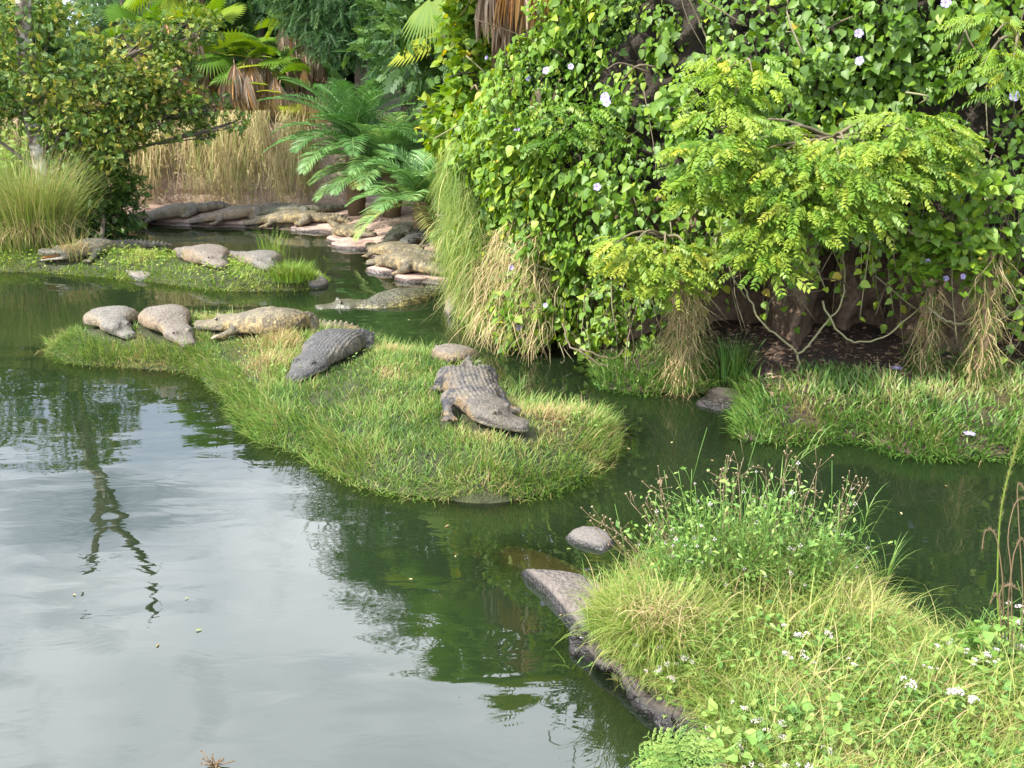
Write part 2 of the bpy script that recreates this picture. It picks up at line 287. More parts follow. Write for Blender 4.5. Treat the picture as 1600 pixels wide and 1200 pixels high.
class Land:
    def __init__(s, poly, H, wd, rough=.03, lip=0.): s.poly = poly; s.H = H; s.w = wd; s.r = rough; s.lip = lip
    def h(s, P):
        d = sdist(P, s.poly) + noise(P, 2.0, 2)*.05
        return np.where(d > 0, s.lip + (s.H-s.lip)*(1-np.exp(-np.maximum(d, 0)/s.w)) + noise(P, 1.6, 3)*s.r*np.clip(d/.2, 0, 1), np.maximum(-.7, d*1.1 - (.0 if s.lip == 0 else .02)))
    def build(s, name, mat, step, label=None):
        lo = s.poly.min(0)-.5; hi = s.poly.max(0)+.5; nx = int((hi[0]-lo[0])/step)+2; ny = int((hi[1]-lo[1])/step)+2
        X, Y = np.meshgrid(np.linspace(lo[0], hi[0], nx), np.linspace(lo[1], hi[1], ny)); P = np.c_[X.ravel(), Y.ravel()]
        z = s.h(P); i = np.arange(ny-1)[:, None]*nx + np.arange(nx-1)[None]
        f = np.stack([i, i+1, i+nx+1, i+nx], -1).reshape(-1, 4); keep = (z[f] > -.66).any(1)
        o = link(name, make_mesh(name, np.c_[P, z], [f[keep]], smooth=True), mat); return tag(o, label, kind='structure')
    def sample(s, n, dmin=-.0, lo=None, hi=None):
        lo = s.poly.min(0) if lo is None else np.maximum(lo, s.poly.min(0)); hi = s.poly.max(0) if hi is None else np.minimum(hi, s.poly.max(0))
        P = lo + rng.random((n, 2))*(hi-lo); d = sdist(P, s.poly); k = d > dmin; P = P[k]; d = d[k]
        return np.c_[P, np.maximum(s.h(P), -.02)], d
A = Land(densify(poly_px([(75,548),(120,566),(200,572),(290,580),(345,612),(380,660),(415,690),(470,705),(525,742),(590,766),(690,778),(790,782),(860,768),(920,742),(958,705),(962,675),(935,650,.1),(870,628,.2),(800,604,.22),(768,590,.22),(752,576,.22),(735,556,.22),(690,535,.25),(640,529,.28),(600,521,.3),(570,508,.32),(520,493,.34),(440,483,.34),(380,475,.34),(300,473,.34),(240,476,.3),(170,490,.25),(120,518,.1)])), .30, .28, .05)
B = Land(densify(poly_px([(-400,432),(-150,428),(0,424),(70,426),(150,432),(250,441),(320,452),(420,456),(480,452),(508,446),(500,433),(470,415,.2),(430,402,.25),(330,386,.28),(250,376,.28),(160,373,.28),(0,370,.28),(-400,370,.28)])), .22, .25, .04)
FAR = Land(densify(np.vstack([poly_px([(-300,345),(100,347),(200,349),(300,354),(420,358),(500,364),(545,378),(580,395),(592,418),(620,432),(700,445)]), [[.5, 14.5], [1.5, 22.5], [-14, 22.5]]])), .22, .5, .03)
RB = Land(densify(np.vstack([poly_px([(940,605),(1010,615),(1080,612),(1140,618),(1160,660),(1160,685),(1230,690),(1340,690),(1420,712),(1560,716),(1700,725),(1900,740)]), [[7.5, 11.5], [3, 11.5], [1, 11]]])), .30, .30, .04)
PEN = Land(densify(np.vstack([poly_px([(1160,1300),(1105,1165),(1040,1118),(965,1062),(922,1010),(920,985),(960,955),(1015,925),(1100,908),(1240,905),(1320,945),(1365,990),(1420,1035),(1500,1060),(1620,1070),(1820,1080)]), [[4.2, 2.0], [1.2, 1.6]]])), .27, .22, .05, lip=.10)
LANDS = [A, B, FAR, RB, PEN]
def ground(P): P = np.atleast_2d(np.asarray(P, float))[:, :2]; return np.max([l.h(P) for l in LANDS], 0)
def on(px, py, dz=0.):                     # point on the land seen at a pixel
    z = .2
    for _ in range(8): p = at(px, py, z+dz); z = .5*z + .5*max(float(ground(p)[0]), -.02)
    return np.array([p[0], p[1], z+dz])
A.build('island', M['soil'], .05); B.build('island', M['soil'], .08); FAR.build('riverbank', M['mud'], .08); RB.build('riverbank', M['litter'], .06); PEN.build('peninsula', M['soil'], .04)
# the vine-covered bank's plan line, from far left to near right
VP = smooth_path(np.array([[.1,19.5,0],[-.15,16.5,0],[-.30,14.4,0],[-.22,12.6,0],[.0,11.35,0],[.5,10.4,0],[1.2,9.7,0],[2.4,9.25,0],[3.6,9.0,0],[5,8.85,0],[7,8.7,0],[9,8.6,0]], float), 240)[:, :2]
VS = np.r_[0, np.cumsum(np.linalg.norm(np.diff(VP, axis=0), axis=1))]
def vline(u):
    p = np.stack([np.interp(u, VS, VP[:, i]) for i in (0, 1)], -1); q = np.stack([np.interp(u+.1, VS, VP[:, i])-np.interp(u-.1, VS, VP[:, i]) for i in (0, 1)], -1)
    q = unit(q); return p, np.stack([q[..., 1], -q[..., 0]], -1)
def u_of_x(X, Y=None):
    d = np.abs(VP[:, 0]-X) if Y is None else np.hypot(VP[:, 0]-X, VP[:, 1]-Y); return VS[np.argmin(d)]
# ground sheet to the horizon: pond bed in the middle, higher land around
gx = np.r_[-400, -200, -100, -60, np.arange(-40, 40.1, 1.0), 60, 100, 200, 400]; gy = np.r_[-300, -120, -60, -30, np.arange(-20, 60.1, 1.0), 90, 150, 300, 600]
X, Y = np.meshgrid(gx, gy); P = np.c_[X.ravel(), Y.ravel()]
lft = np.interp(P[:, 1], [-20, 5, 15, 22], [-16, -18, -20, -20])
z = -.75 + 2.6*sstep(20.6, 22.5, P[:, 1]) + .05*np.maximum(0, P[:, 1]-23)*(P[:, 1] < 90) + 2.2*sstep(-2, -6, P[:, 1])*(P[:, 1] < 10)
z = np.maximum(z, -.75 + 1.6*sstep(0, -5, P[:, 0]-lft)); rx = np.interp(P[:, 1], VP[::-1, 1], VP[::-1, 0])
dl = np.min(np.hypot(P[:, None, 0]-VP[None, ::6, 0], P[:, None, 1]-VP[None, ::6, 1]), 1); behind = ((P[:, 0] > rx) & (P[:, 1] > 9.8)) | ((P[:, 1] > 9.8) & (P[:, 0] > 3))
z = np.maximum(z, np.where(behind, -.75+4.2*sstep(2.6, 4.4, dl), np.where((P[:, 1] > -10) & (P[:, 1] < 9.8), -.75+3*sstep(9, 12, P[:, 0]), -9)))
z = np.minimum(z, 3.6) + noise(P, .15, 2)*.1
i = np.arange(len(gy)-1)[:, None]*len(gx) + np.arange(len(gx)-1)[None]
tag(link('ground', make_mesh('ground', np.c_[P, z], [np.stack([i, i+1, i+len(gx)+1, i+len(gx)], -1).reshape(-1, 4)], smooth=True), M['bed']), kind='structure')
SHELF = [(776,862),(800,857),(832,862),(870,876),(905,890),(930,902),(870,903),(830,897),(800,888)]
wx = np.r_[-60, -40, -25, -16, np.arange(-10, 7.01, .12), 9, 14, 25, 40]; wy_ = np.r_[-30, -15, -5, 0, np.arange(2.5, 20.5, .12), 22, 24]
X, Y = np.meshgrid(wx, wy_); P = np.c_[X.ravel(), Y.ravel()]; dep = np.clip(-ground(P), 0, 2)
for pg, dz in ((SHELF, .04), ([(850,850),(900,815),(985,825),(1000,880),(960,910),(880,900)], .22), ([(770,560),(860,560),(1000,610),(1130,625),(1140,665),(1020,640),(930,610),(830,580)], .30)): dep = np.minimum(dep, dz + 1.2*np.maximum(0, -sdist(P, poly_px(pg))))
i = np.arange(len(wy_)-1)[:, None]*len(wx) + np.arange(len(wx)-1)[None]
tag(link('water', make_mesh('water', np.c_[P, 0*P[:, 0]], [np.stack([i, i+1, i+len(wx)+1, i+len(wx)], -1).reshape(-1, 4)], {'clear': .08 + .80*np.exp(-dep/.22)}), M['water']), kind='structure')

# ------------------------------------------------------------------ grass
def grass_on(land, name, mat, n, ln, wd, bend, label, lo=None, hi=None, dry=.12, edge=True, tint0=.45, nseg=3, avoid=None, cl=1.0):
    P, d = land.sample(n, -.07 if land.lip == 0 else .01, lo, hi); k = np.ones(len(P), bool)
    cn = noise(P[:, :2], 1.7*cl, 3); k &= (rng.random(len(P)) < .72+.5*cn) | (d < .12)
    if avoid is not None: k &= ~avoid(P)
    P = P[k]; d = d[k]; cn = cn[k]; m = len(P)
    eps = .04; gxx = land.h(P[:, :2]+[eps, 0])-land.h(P[:, :2]-[eps, 0]); gyy = land.h(P[:, :2]+[0, eps])-land.h(P[:, :2]-[0, eps])
    H = -np.c_[gxx, gyy]*.9/(2*eps) + rng.normal(size=(m, 2))*1.1 + np.c_[noise(P[:, :2]+5, 1.6*cl, 2), noise(P[:, :2]+11, 1.6*cl, 2)]*.9
    L_ = ln*(.45+rng.random(m)**1.3*1.0)*(1+.35*noise(P[:, :2]+3, 1.2*cl, 2)); W_ = wd*(.6+.8*rng.random(m))
    Bd = bend*(.4+1.1*rng.random(m)) + .55*np.exp(-np.maximum(d, 0)/.12)*edge
    dn = sstep(.1, .75, noise(P[:, :2]+21, 1.3*cl, 3))
    t = tint0 + .24*rng.normal(size=m) + .30*cn + dn*.45 + .18*noise(P[:, :2]+2, 5.5, 2) + (rng.random(m) < dry)*.45
    mb = MB(); blades(mb, P-[0, 0, .02], H, L_, W_, Bd, np.clip(t, 0, 1), nseg)
    return tag(mb.build(name, mat), label, kind='stuff')
CR_AVOID = []                              # (x, y, r) discs the bodies press flat
def avoid(P):
    k = np.zeros(len(P), bool)
    for x, y, r in CR_AVOID: k |= (P[:, 0]-x)**2 + (P[:, 1]-y)**2 < r*r
    return k

# ------------------------------------------------------------------ crocodiles
def croc_mat(name, back, side, dark, blotch=.5, wet=False):
    m, n, l, out = new_mat(name); p = n.new('ShaderNodeBsdfPrincipled'); p.inputs['Roughness'].default_value = .3 if wet else .68
    def att(k): a = n.new('ShaderNodeAttribute'); a.attribute_name = k; return a.outputs['Fac']
    tc = n.new('ShaderNodeTexCoord')
    nz = n.new('ShaderNodeTexNoise'); nz.inputs['Scale'].default_value = 13; nz.inputs['Detail'].default_value = 4; l.new(tc.outputs['Object'], nz.inputs['Vector'])
    hsum = n.new('ShaderNodeMath'); hsum.operation = 'MULTIPLY_ADD'; l.new(nz.outputs[0], hsum.inputs[0]); hsum.inputs[1].default_value = .35; l.new(att('high'), hsum.inputs[2])
    mr = n.new('ShaderNodeMapRange'); mr.interpolation_type = 'SMOOTHSTEP'; mr.inputs[1].default_value = .90; mr.inputs[2].default_value = 1.12; l.new(hsum.outputs[0], mr.inputs[0])
    c1 = n.new('ShaderNodeMix'); c1.data_type = 'RGBA'; l.new(mr.outputs[0], c1.inputs[0]); c1.inputs[6].default_value = (*side, 1); c1.inputs[7].default_value = (*back, 1)
    bn = n.new('ShaderNodeTexNoise'); bn.inputs['Scale'].default_value = 9; bn.inputs['Detail'].default_value = 5; bn.inputs['Roughness'].default_value = .7; l.new(tc.outputs['Object'], bn.inputs['Vector'])
    b2 = n.new('ShaderNodeMapRange'); b2.inputs[1].default_value = .47; b2.inputs[2].default_value = .545; b2.inputs[4].default_value = blotch; l.new(bn.outputs[0], b2.inputs[0])
    hd = n.new('ShaderNodeMath'); hd.operation = 'MULTIPLY'; l.new(b2.outputs[0], hd.inputs[0]); l.new(att('trunk'), hd.inputs[1])
    c2 = n.new('ShaderNodeMix'); c2.data_type = 'RGBA'; l.new(hd.outputs[0], c2.inputs[0]); l.new(c1.outputs[2], c2.inputs[6]); c2.inputs[7].default_value = (*dark, 1)
    c3 = n.new('ShaderNodeMix'); c3.data_type = 'RGBA'; l.new(att('keel'), c3.inputs[0]); l.new(c2.outputs[2], c3.inputs[6]); c3.inputs[7].default_value = (*[min(1, .03+1.35*b) for b in back], 1)
    c4 = n.new('ShaderNodeMix'); c4.data_type = 'RGBA'; l.new(att('groove'), c4.inputs[0]); l.new(c3.outputs[2], c4.inputs[6]); c4.inputs[7].default_value = (*[d*.8 for d in dark], 1)
    c5 = n.new('ShaderNodeMix'); c5.data_type = 'RGBA'; l.new(att('jaw'), c5.inputs[0]); l.new(c4.outputs[2], c5.inputs[6]); c5.inputs[7].default_value = (.27, .245, .20, 1)
    vo = n.new('ShaderNodeTexVoronoi'); vo.inputs['Scale'].default_value = 55; l.new(tc.outputs['Object'], vo.inputs['Vector'])
    sx = n.new('ShaderNodeSeparateColor'); l.new(vo.outputs['Color'], sx.inputs[0]); vr = n.new('ShaderNodeMapRange'); vr.inputs[3].default_value = .62; vr.inputs[4].default_value = 1.12; l.new(sx.outputs[0], vr.inputs[0])
    ov = n.new('ShaderNodeMix'); ov.data_type = 'RGBA'; ov.blend_type = 'MULTIPLY'; ov.inputs[0].default_value = 1; l.new(c5.outputs[2], ov.inputs[6]); l.new(vr.outputs[0], ov.inputs[7])
    hs = n.new('ShaderNodeHueSaturation'); hs.inputs['Saturation'].default_value = 1.1; l.new(ov.outputs[2], hs.inputs['Color'])
    bp = n.new('ShaderNodeBump'); bp.inputs['Strength'].default_value = .55; bp.inputs['Distance'].default_value = .012; bp.invert = True; l.new(vo.outputs['Distance'], bp.inputs['Height'])
    l.new(bp.outputs[0], p.inputs['Normal']); l.new(hs.outputs[0], p.inputs['Base Color']); l.new(p.outputs[0], out.inputs[0]); return m
CM = {'gold': croc_mat('golden flank hide', (.118,.102,.080), (.185,.132,.075), (.030,.030,.036), .9), 'dark': croc_mat('dark grey hide', (.078,.074,.07), (.115,.10,.075), (.03,.03,.032), .65),
      'grey': croc_mat('grey hide', (.15,.137,.115), (.19,.155,.105), (.065,.058,.05), .35), 'tan': croc_mat('tan hide', (.165,.14,.112), (.22,.165,.105), (.075,.06,.048), .4),
      'yellow': croc_mat('yellow hide', (.175,.148,.095), (.27,.205,.105), (.06,.05,.035), .8), 'wet': croc_mat('wet hide', (.10,.095,.06), (.20,.17,.07), (.025,.025,.02), .8, True), 'olive': croc_mat('olive hide', (.105,.10,.075), (.15,.135,.08), (.038,.038,.03), .45)}
WS = np.array([[0,.010],[.006,.028],[.02,.039],[.045,.040],[.07,.047],[.10,.061],[.135,.072],[.16,.064],[.19,.066],[.25,.090],[.33,.104],[.40,.099],[.47,.076],[.52,.060],[.6,.046],[.7,.034],[.8,.023],[.9,.013],[1,.003]])
HS = np.array([[0,.016],[.008,.030],[.02,.032],[.045,.032],[.07,.037],[.10,.052],[.13,.056],[.16,.062],[.19,.070],[.25,.087],[.33,.098],[.40,.095],[.47,.082],[.52,.072],[.6,.062],[.7,.052],[.8,.041],[.9,.027],[1,.006]])
def croc(label, spine, size, hide, legs=(1, 1, 1, 1), lift=0., sink=0., gape=0., voxel=.015, group='crocodiles basking round the pond', zs=None, fat=1.0, press=True, headlift=0.0):
    """spine: world ground points from snout to tail"""
    if press: size = size*(1.0 if hide == 'gold' else .88); sink = sink + (-.055 if hide == 'gold' else -.02)
    sp = smooth_path(np.asarray(spine, float), 300); sl = np.r_[0, np.cumsum(np.linalg.norm(np.diff(sp, axis=0), axis=1))]
    if sl[-1] < size:                      # run the tail on, sinking away
        d = unit(sp[-1]-sp[-8]); d[2] = min(d[2], -.12 if not press else -.55); k = int((size-sl[-1])/.05)+2
        sp = np.vstack([sp, sp[-1] + d*np.linspace(.01, size-sl[-1], k)[:, None]])
    sl = np.r_[0, np.cumsum(np.linalg.norm(np.diff(sp, axis=0), axis=1))]; nS = 150
    s = np.linspace(0, 1, nS)**1.0; C = np.stack([np.interp(s*size, sl, sp[:, i]) for i in range(3)], -1); C[:, 2] = np.convolve(np.pad(C[:, 2], 8, 'edge'), np.ones(17)/17, 'valid')
    T = unit(np.gradient(C, axis=0)); T2 = T.copy(); T2[:, 2] = 0; T2 = unit(T2); lat = np.stack([T2[:, 1], -T2[:, 0], np.zeros(nS)], -1); up = np.cross(lat, T)*1.0; up *= np.sign(up[:, 2:3])
    Wd = np.interp(s, WS[:, 0], WS[:, 1])*size; Ht = np.interp(s, HS[:, 0], HS[:, 1])*size
    bm_ = 1+(fat-1)*sstep(.15, .25, s)*(1-sstep(.5, .65, s)); Wd = Wd*bm_; Ht = Ht*(1+.4*(bm_-1))
    base = C.copy(); base[:, 2] += -sink + size*headlift*(1-sstep(.04, .2, s)) - .01
    root = thing('crocodile', label, 'crocodile', base[int(.33*nS)], group); Ht = Ht*(.84+.16*(1-sstep(.12, .2, s)))
    mb = MB(); na = 28; th = np.linspace(0, 2*PI, na, endpoint=False); cx = np.sign(np.cos(th))*np.abs(np.cos(th))**.8; sn = np.sin(th)
    zm = np.where(sn >= 0, .36 + .64*np.abs(sn)**.82, .36 - .36*np.abs(sn)**.55)
    def loft(i0, i1, zlo, zhi, rise=None, shrink=1.0):
        idx = np.arange(i0, i1); V = base[idx, None] + lat[idx, None]*(Wd[idx, None]*cx[None]*shrink)[..., None] + up[idx, None]*(Ht[idx, None]*(zlo+(zhi-zlo)*zm[None]))[..., None]
        if rise is not None: V = V + up[idx, None]*rise[idx, None, None]
        m_ = len(idx); i = np.arange(m_-1)[:, None]*na; j = np.arange(na)[None]; k = (j+1) % na
        V2 = np.vstack([V.reshape(-1, 3), V[0].mean(0), V[-1].mean(0)]); c0 = m_*na
        mb.add(V2, [np.stack([i+j, i+k, i+na+k, i+na+j], -1).reshape(-1, 4), np.stack([np.full(na, c0), (np.arange(na)+1) % na, np.arange(na)], -1), np.stack([np.full(na, c0+1), c0-na+np.arange(na), c0-na+(np.arange(na)+1) % na], -1)])
    ij = int(.125*nS); rise = np.zeros(nS)
    if gape: 
        dist = np.maximum(0, (.125-s)*size); loft(0, ij+3, .48, 1.0, dist*math.tan(gape*.75)); loft(0, ij+3, .02, .42, -dist*math.tan(gape*.12), .92); loft(ij-1, nS, 0, 1); rise = dist*math.tan(gape*.75)
    else: loft(0, nS, 0, 1)
    def P(sv, l, h): # body coordinates: l in widths, h in heights
        i = int(sv*(nS-1)); return base[i] + lat[i]*Wd[i]*l + up[i]*(Ht[i]*h + rise[i])
    def blob(c, r, sq=(1, 1, 1)):
        ph = np.linspace(0, PI, 7); V = []; F = []
        for a in ph: V += [c + r*np.array([sq[0]*math.sin(a)*math.cos(b), sq[1]*math.sin(a)*math.sin(b), sq[2]*math.cos(a)]) for b in np.linspace(0, 2*PI, 10, endpoint=False)]
        for a in range(6): F += [[a*10+b, a*10+(b+1) % 10, a*10+10+(b+1) % 10, a*10+10+b] for b in range(10)]
        mb.add(V, [np.array(F)])
    for sg in (-1, 1):
        blob(P(.098, .52*sg, .98), size*.0105, (1, 1, 1.1)); blob(P(.012, .35*sg, .9), size*.007)
    def leg(sv, sg, fwd, r, reach, on_):
        if not on_: return
        i = int(sv*(nS-1)); L_ = lat[i]*sg; a = P(sv, .55*sg, .45); fr = -T2[i]*fwd
        k = a + L_*size*(.030+.012*reach) - fr*size*.035; k[2] = base[i][2] + size*.030; k[2] = max(k[2], float(ground(k)[0])+size*r*.8) if press else k[2]; f = k + L_*size*.018 + fr*size*.060; f[2] = base[i][2] + size*.012
        if press: f[2] = max(float(ground(f)[0]), base[i][2]-.06) + size*.014
        lp = smooth_path([a, k, f], 12); rr_ = np.interp(np.linspace(0, 1, 12), [0, .45, .8, 1], [1.1, .9, .6, .7])*r*size
        if press: lp[3:, 2] = np.maximum(lp[3:, 2], ground(lp[3:])+rr_[3:]*.75)
        tube(mb, lp, np.interp(np.linspace(0, 1, 12), [0, .45, .8, 1], [r*1.35, r, r*.62, r*.7])*size, 10)
        dd = unit(f-k); dd[2] = 0
        for q in (-.7, -.3, .1, .5):
            e = unit(dd*.8 + np.cross(dd, [0, 0, 1])*q); tube(mb, np.array([f, f+e*size*.022+[0, 0, .006], f+e*size*.044-[0, 0, .006]]), [size*.0085, size*.0075, size*.004], 6)
        for q_ in (a, k, .5*(k+f), f): CR_AVOID.append((q_[0], q_[1], .07))
    leg(.215, 1, 1, .024, 1, legs[0]); leg(.215, -1, 1, .024, 1, legs[1]); leg(.475, 1, 1, .031, .8, legs[2]); leg(.475, -1, 1, .031, .8, legs[3])
    me0 = make_mesh('croc_tmp', np.concatenate(mb.V), [np.concatenate(v) for v in mb.F.values()]); o0 = link('croc_tmp', me0)
    r_ = o0.modifiers.new('r', 'REMESH'); r_.mode = 'VOXEL'; r_.voxel_size = voxel; sm = o0.modifiers.new('s', 'SMOOTH'); sm.factor = .5; sm.iterations = 2
    dg = bpy.context.evaluated_depsgraph_get(); me = bpy.data.meshes.new_from_object(o0.evaluated_get(dg)); bpy.data.objects.remove(o0); me.name = 'body'
    nv = len(me.vertices); V = np.empty(nv*3, np.float32); me.vertices.foreach_get('co', V); V = V.reshape(-1, 3).astype(float)
    Nn = np.empty(nv*3, np.float32); me.vertices.foreach_get('normal', Nn); Nn = Nn.reshape(-1, 3)
    mid = base + up*(Ht*.4)[:, None]; near = np.empty(nv, int)
    for a in range(0, nv, 4000): near[a:a+4000] = ((V[a:a+4000, None, :2]-mid[None, :, :2])**2).sum(-1).argmin(1) if True else 0
    rel = V-base[near]; lx = (rel*lat[near]).sum(1); hz = (rel*up[near]).sum(1); ds = (rel*T[near]).sum(1)
    sm_ = s[near]*size+ds; sv = sm_/size; ln_ = lx/np.maximum(Wd[near], .02); hn = (hz-rise[near])/np.maximum(Ht[near], .02)
    top = sstep(.55, .8, hn)*(np.abs(ln_) < 1.02)
    pl = .0140*size; ps = .023*size
    row = np.abs(np.cos(PI*lx/pl)); saw = (sm_/ps) % 1.0
    body = sstep(.15, .19, sv)*(1-sstep(.9, .97, sv)); keel = top*body*row**2*np.clip(1.35-np.abs(saw-.45)*1.9, 0, 1)*(np.abs(lx) < .085*size*(1-.6*sstep(.5, .9, sv)))
    crest = sstep(.5, .58, sv)*(1-sstep(.95, 1, sv)); rl = np.interp(sv, [.5, .8, .82], [.5, .18, 0])*Wd[near]
    cr_ = crest*np.exp(-((np.abs(lx)-rl)/(.010*size))**2)*top*np.clip(1-np.abs(saw-.5)*1.9, 0, 1)
    V = V + Nn*(keel*.0044*size)[:, None] + up[near]*(cr_*.016*size)[:, None]
    V += Nn*(noise(V, 6, 2)*.0015*size*sstep(.12, .2, sv))[:, None]
    wr = sstep(.12, .16, sv)*(1-sstep(.5, .55, sv))*(1-sstep(.5, .8, hn)); V -= Nn*(wr*.0025*size*(np.cos(2*PI*sm_/(.028*size)) > .6))[:, None]
    me.vertices.foreach_set('co', V.astype(np.float32).ravel())
    mouth_h = .40+.10*np.sin(sv/.125*9)*(sv < .125)
    groove = (sv < .122)*(sv > .006)*np.exp(-((hn-mouth_h)/.075)**2)*(np.abs(ln_) > .4) if not gape else 0*sv
    jaw = (1-sstep(.11, .135, sv))*(1-sstep(.30, .40, hn))
    trunk = sstep(.14, .2, sv)*.75 + .25; band = (np.cos(2*PI*sm_/(.05*size)) > .35)*sstep(.45, .55, sv)
    for k, a in (('high', np.clip(hn + .5*(1-sstep(.12, .17, sv)) + .75*sstep(.98, 1.12, np.abs(ln_))*(sv > .15), 0, 1)), ('keel', np.clip(keel*.5, 0, 1)), ('groove', np.clip(groove*.85 + band*.55*(hn < .95), 0, 1)), ('jaw', jaw*.8), ('trunk', trunk)):
        at_ = me.attributes.new(k, 'FLOAT', 'POINT'); at_.data.foreach_set('value', a.astype(np.float32))
    me.polygons.foreach_set('use_smooth', np.ones(len(me.polygons), bool)); me.materials.clear(); me.update()
    link('body', me, CM[hide], root)
    for sg in (-1, 1):
        m2 = MB(); c = P(.098, .70*sg, 1.02); mbs = mb; mb = m2
        blob(c, size*.0050); mb = mbs; m2.build('eye', M['eye'], root, True)
    tm = MB()
    for sg in (-1, 1):
        for q in np.linspace(.008, .10, 13):
            c = P(q, .98*sg, .44 if not gape else .5); r = size*.0022; hh = size*rng.uniform(.005, .009)
            V4 = [c+[r, 0, 0], c+[-r*.5, r, 0], c+[-r*.5, -r, 0], c-up[0]*hh + lat[int(q*nS)]*sg*size*.001]; tm.add(V4, [np.array([[0, 1, 3], [1, 2, 3], [2, 0, 3]])])
    tm.build('teeth', M['tooth'], root)
    if gape:
        mm = MB(); ii = np.arange(2, ij+2); hi_ = np.array([P(s[i], 0, .50) for i in ii]); lo_ = np.array([base[i] + up[i]*(Ht[i]*.42) for i in ii])
        for cc_ in (hi_-[0, 0, .004], lo_+[0, 0, .004]):
            w_ = (lat[ii]*Wd[ii, None])*.85; VV = np.stack([cc_-w_, cc_+w_], 1).reshape(-1, 3); k = np.arange(len(ii)-1)*2; mm.add(VV, [np.stack([k, k+1, k+3, k+2], -1)])
        mm.build('mouth_lining', M['mouth'], root)
    for i in range(0, nS, 3):
        if press: CR_AVOID.append((base[i][0], base[i][1], Wd[i]*1.0+.02))
    return root
def G(pts, dz=.0): return [on(x, y) + [0, 0, dz] for x, y in pts]
croc('golden flanked grey crocodile facing the grassy tip of the near island', G([(826,682),(800,677),(776,667),(752,652),(738,636),(731,618),(730,602),(731,590),(733,580),(724,574),(700,571)]), 2.7, 'gold', voxel=.0105, fat=.80)
croc('dark grey crocodile sloping head down over the left crest of the near island', G([(459,600),(472,590),(488,578),(508,563),(536,546),(566,534),(596,524),(620,520)]), 3.0, 'dark', voxel=.012, legs=(0, 0, 1, 1))
croc('short tan crocodile humped on the far edge of the near island behind the golden one', G([(752,572),(738,570),(722,565),(705,561),(685,556),(668,553),(650,549)]), 1.75, 'tan', fat=1.5, legs=(1, 0, 1, 0))
croc('long yellowish crocodile stretched broadside across the back of the near island', G([(304,514),(335,515),(362,515),(400,517),(440,516),(480,516),(520,516),(560,516)]), 3.1, 'yellow', fat=1.1)
croc('grey pink crocodile with its narrow snout pointing down towards the left water edge', G([(297,547),(285,534),(272,520),(258,507),(245,496),(232,486),(222,480),(205,474)]), 2.6, 'tan', fat=1.2, legs=(0, 0, 1, 0))
croc('grey humped crocodile curled at the left end of the near island', G([(206,532),(197,527),(186,520),(176,511),(174,501),(182,492),(196,485),(215,482)]), 2.5, 'grey', fat=1.3, legs=(0, 0, 0, 0))
wz = lambda pts: [at(x, y, 0) - [0, 0, d] for x, y, d in pts]
croc('wet dark striped crocodile half sunk in the green channel behind the near island', wz([(492,481,.02),(512,479,.04),(536,477,.06),(556,476,.09),(584,475,.13),(612,471,.11),(640,466,.09),(665,460,.08),(692,452,.12),(740,440,.2),(780,425,.4)]), 3.2, 'wet', legs=(0, 0, 0, 0), press=False, sink=.03)
croc('pale crocodile on the far island with its tail curving left and its head toward us', G([(352,421),(338,416),(322,409),(305,403),(288,399),(268,395),(246,394),(225,395),(205,394)]), 3.1, 'tan', voxel=.018, fat=1.2, legs=(0, 0, 1, 1))
croc('pale humped crocodile nearest the right tip of the far island', G([(424,426),(414,419),(402,413),(386,408),(368,404),(352,398),(336,391),(315,386)]), 3.0, 'grey', voxel=.018, fat=1.2, legs=(0, 0, 1, 1))
croc('grey crocodile with its jaws wide open beside the tall golden grass clump', G([(66,411),(90,408),(112,404),(140,398),(170,393),(205,389),(240,387),(280,384),(320,381)]), 3.3, 'olive', gape=.30, voxel=.016, headlift=.012)
croc('grey crocodile farthest left along the far bank, dark tail on the mud', G([(196,349),(220,346),(245,343),(270,339),(295,334),(320,331),(345,326)]), 3.0, 'grey', voxel=.02)
croc('tan crocodile on the far bank under the dry grass wall, middle of the row', G([(296,350),(318,347),(340,345),(365,342),(392,337),(420,331),(447,327)]), 2.9, 'tan', voxel=.02)
croc('yellow crocodile lying along the far bank with its snout left near the water', G([(380,353),(402,350),(425,349),(452,348),(480,347),(508,347),(535,347)]), 2.9, 'yellow', voxel=.02)
croc('dark crocodile against the wall foot with its striped tail by the palm', G([(385,338),(410,337),(435,336),(462,335),(490,333),(515,331),(535,328)]), 2.6, 'olive', voxel=.02)
croc('plump pale yellow crocodile on the mud at the bend of the far bank', G([(588,369),(575,370),(562,370),(548,369),(534,362),(520,354),(508,345)]), 2.2, 'yellow', voxel=.018, fat=1.4)
croc('olive grey crocodile lying up the bank under the date palm fronds', G([(598,383),(611,378),(624,371),(636,363),(650,356),(668,348)]), 2.3, 'olive', voxel=.018)
croc('dark grey crocodile half hidden by the vine behind the two yellow ones', G([(618,392),(632,386),(648,379),(668,373),(692,366),(720,358)]), 2.4, 'dark', voxel=.018)
croc('yellow crocodile with open orange mouth lying behind another at the channel edge', G([(578,396),(596,397),(614,400),(634,403),(656,406),(682,409),(715,413),(750,414)]), 2.9, 'yellow', gape=.4, voxel=.018)
croc('yellow brown crocodile at the channel edge with its long snout toward the water', G([(574,415),(592,413),(610,414),(632,418),(656,424),(684,429),(715,432),(750,434)]), 2.9, 'yellow', voxel=.016, fat=1.1)

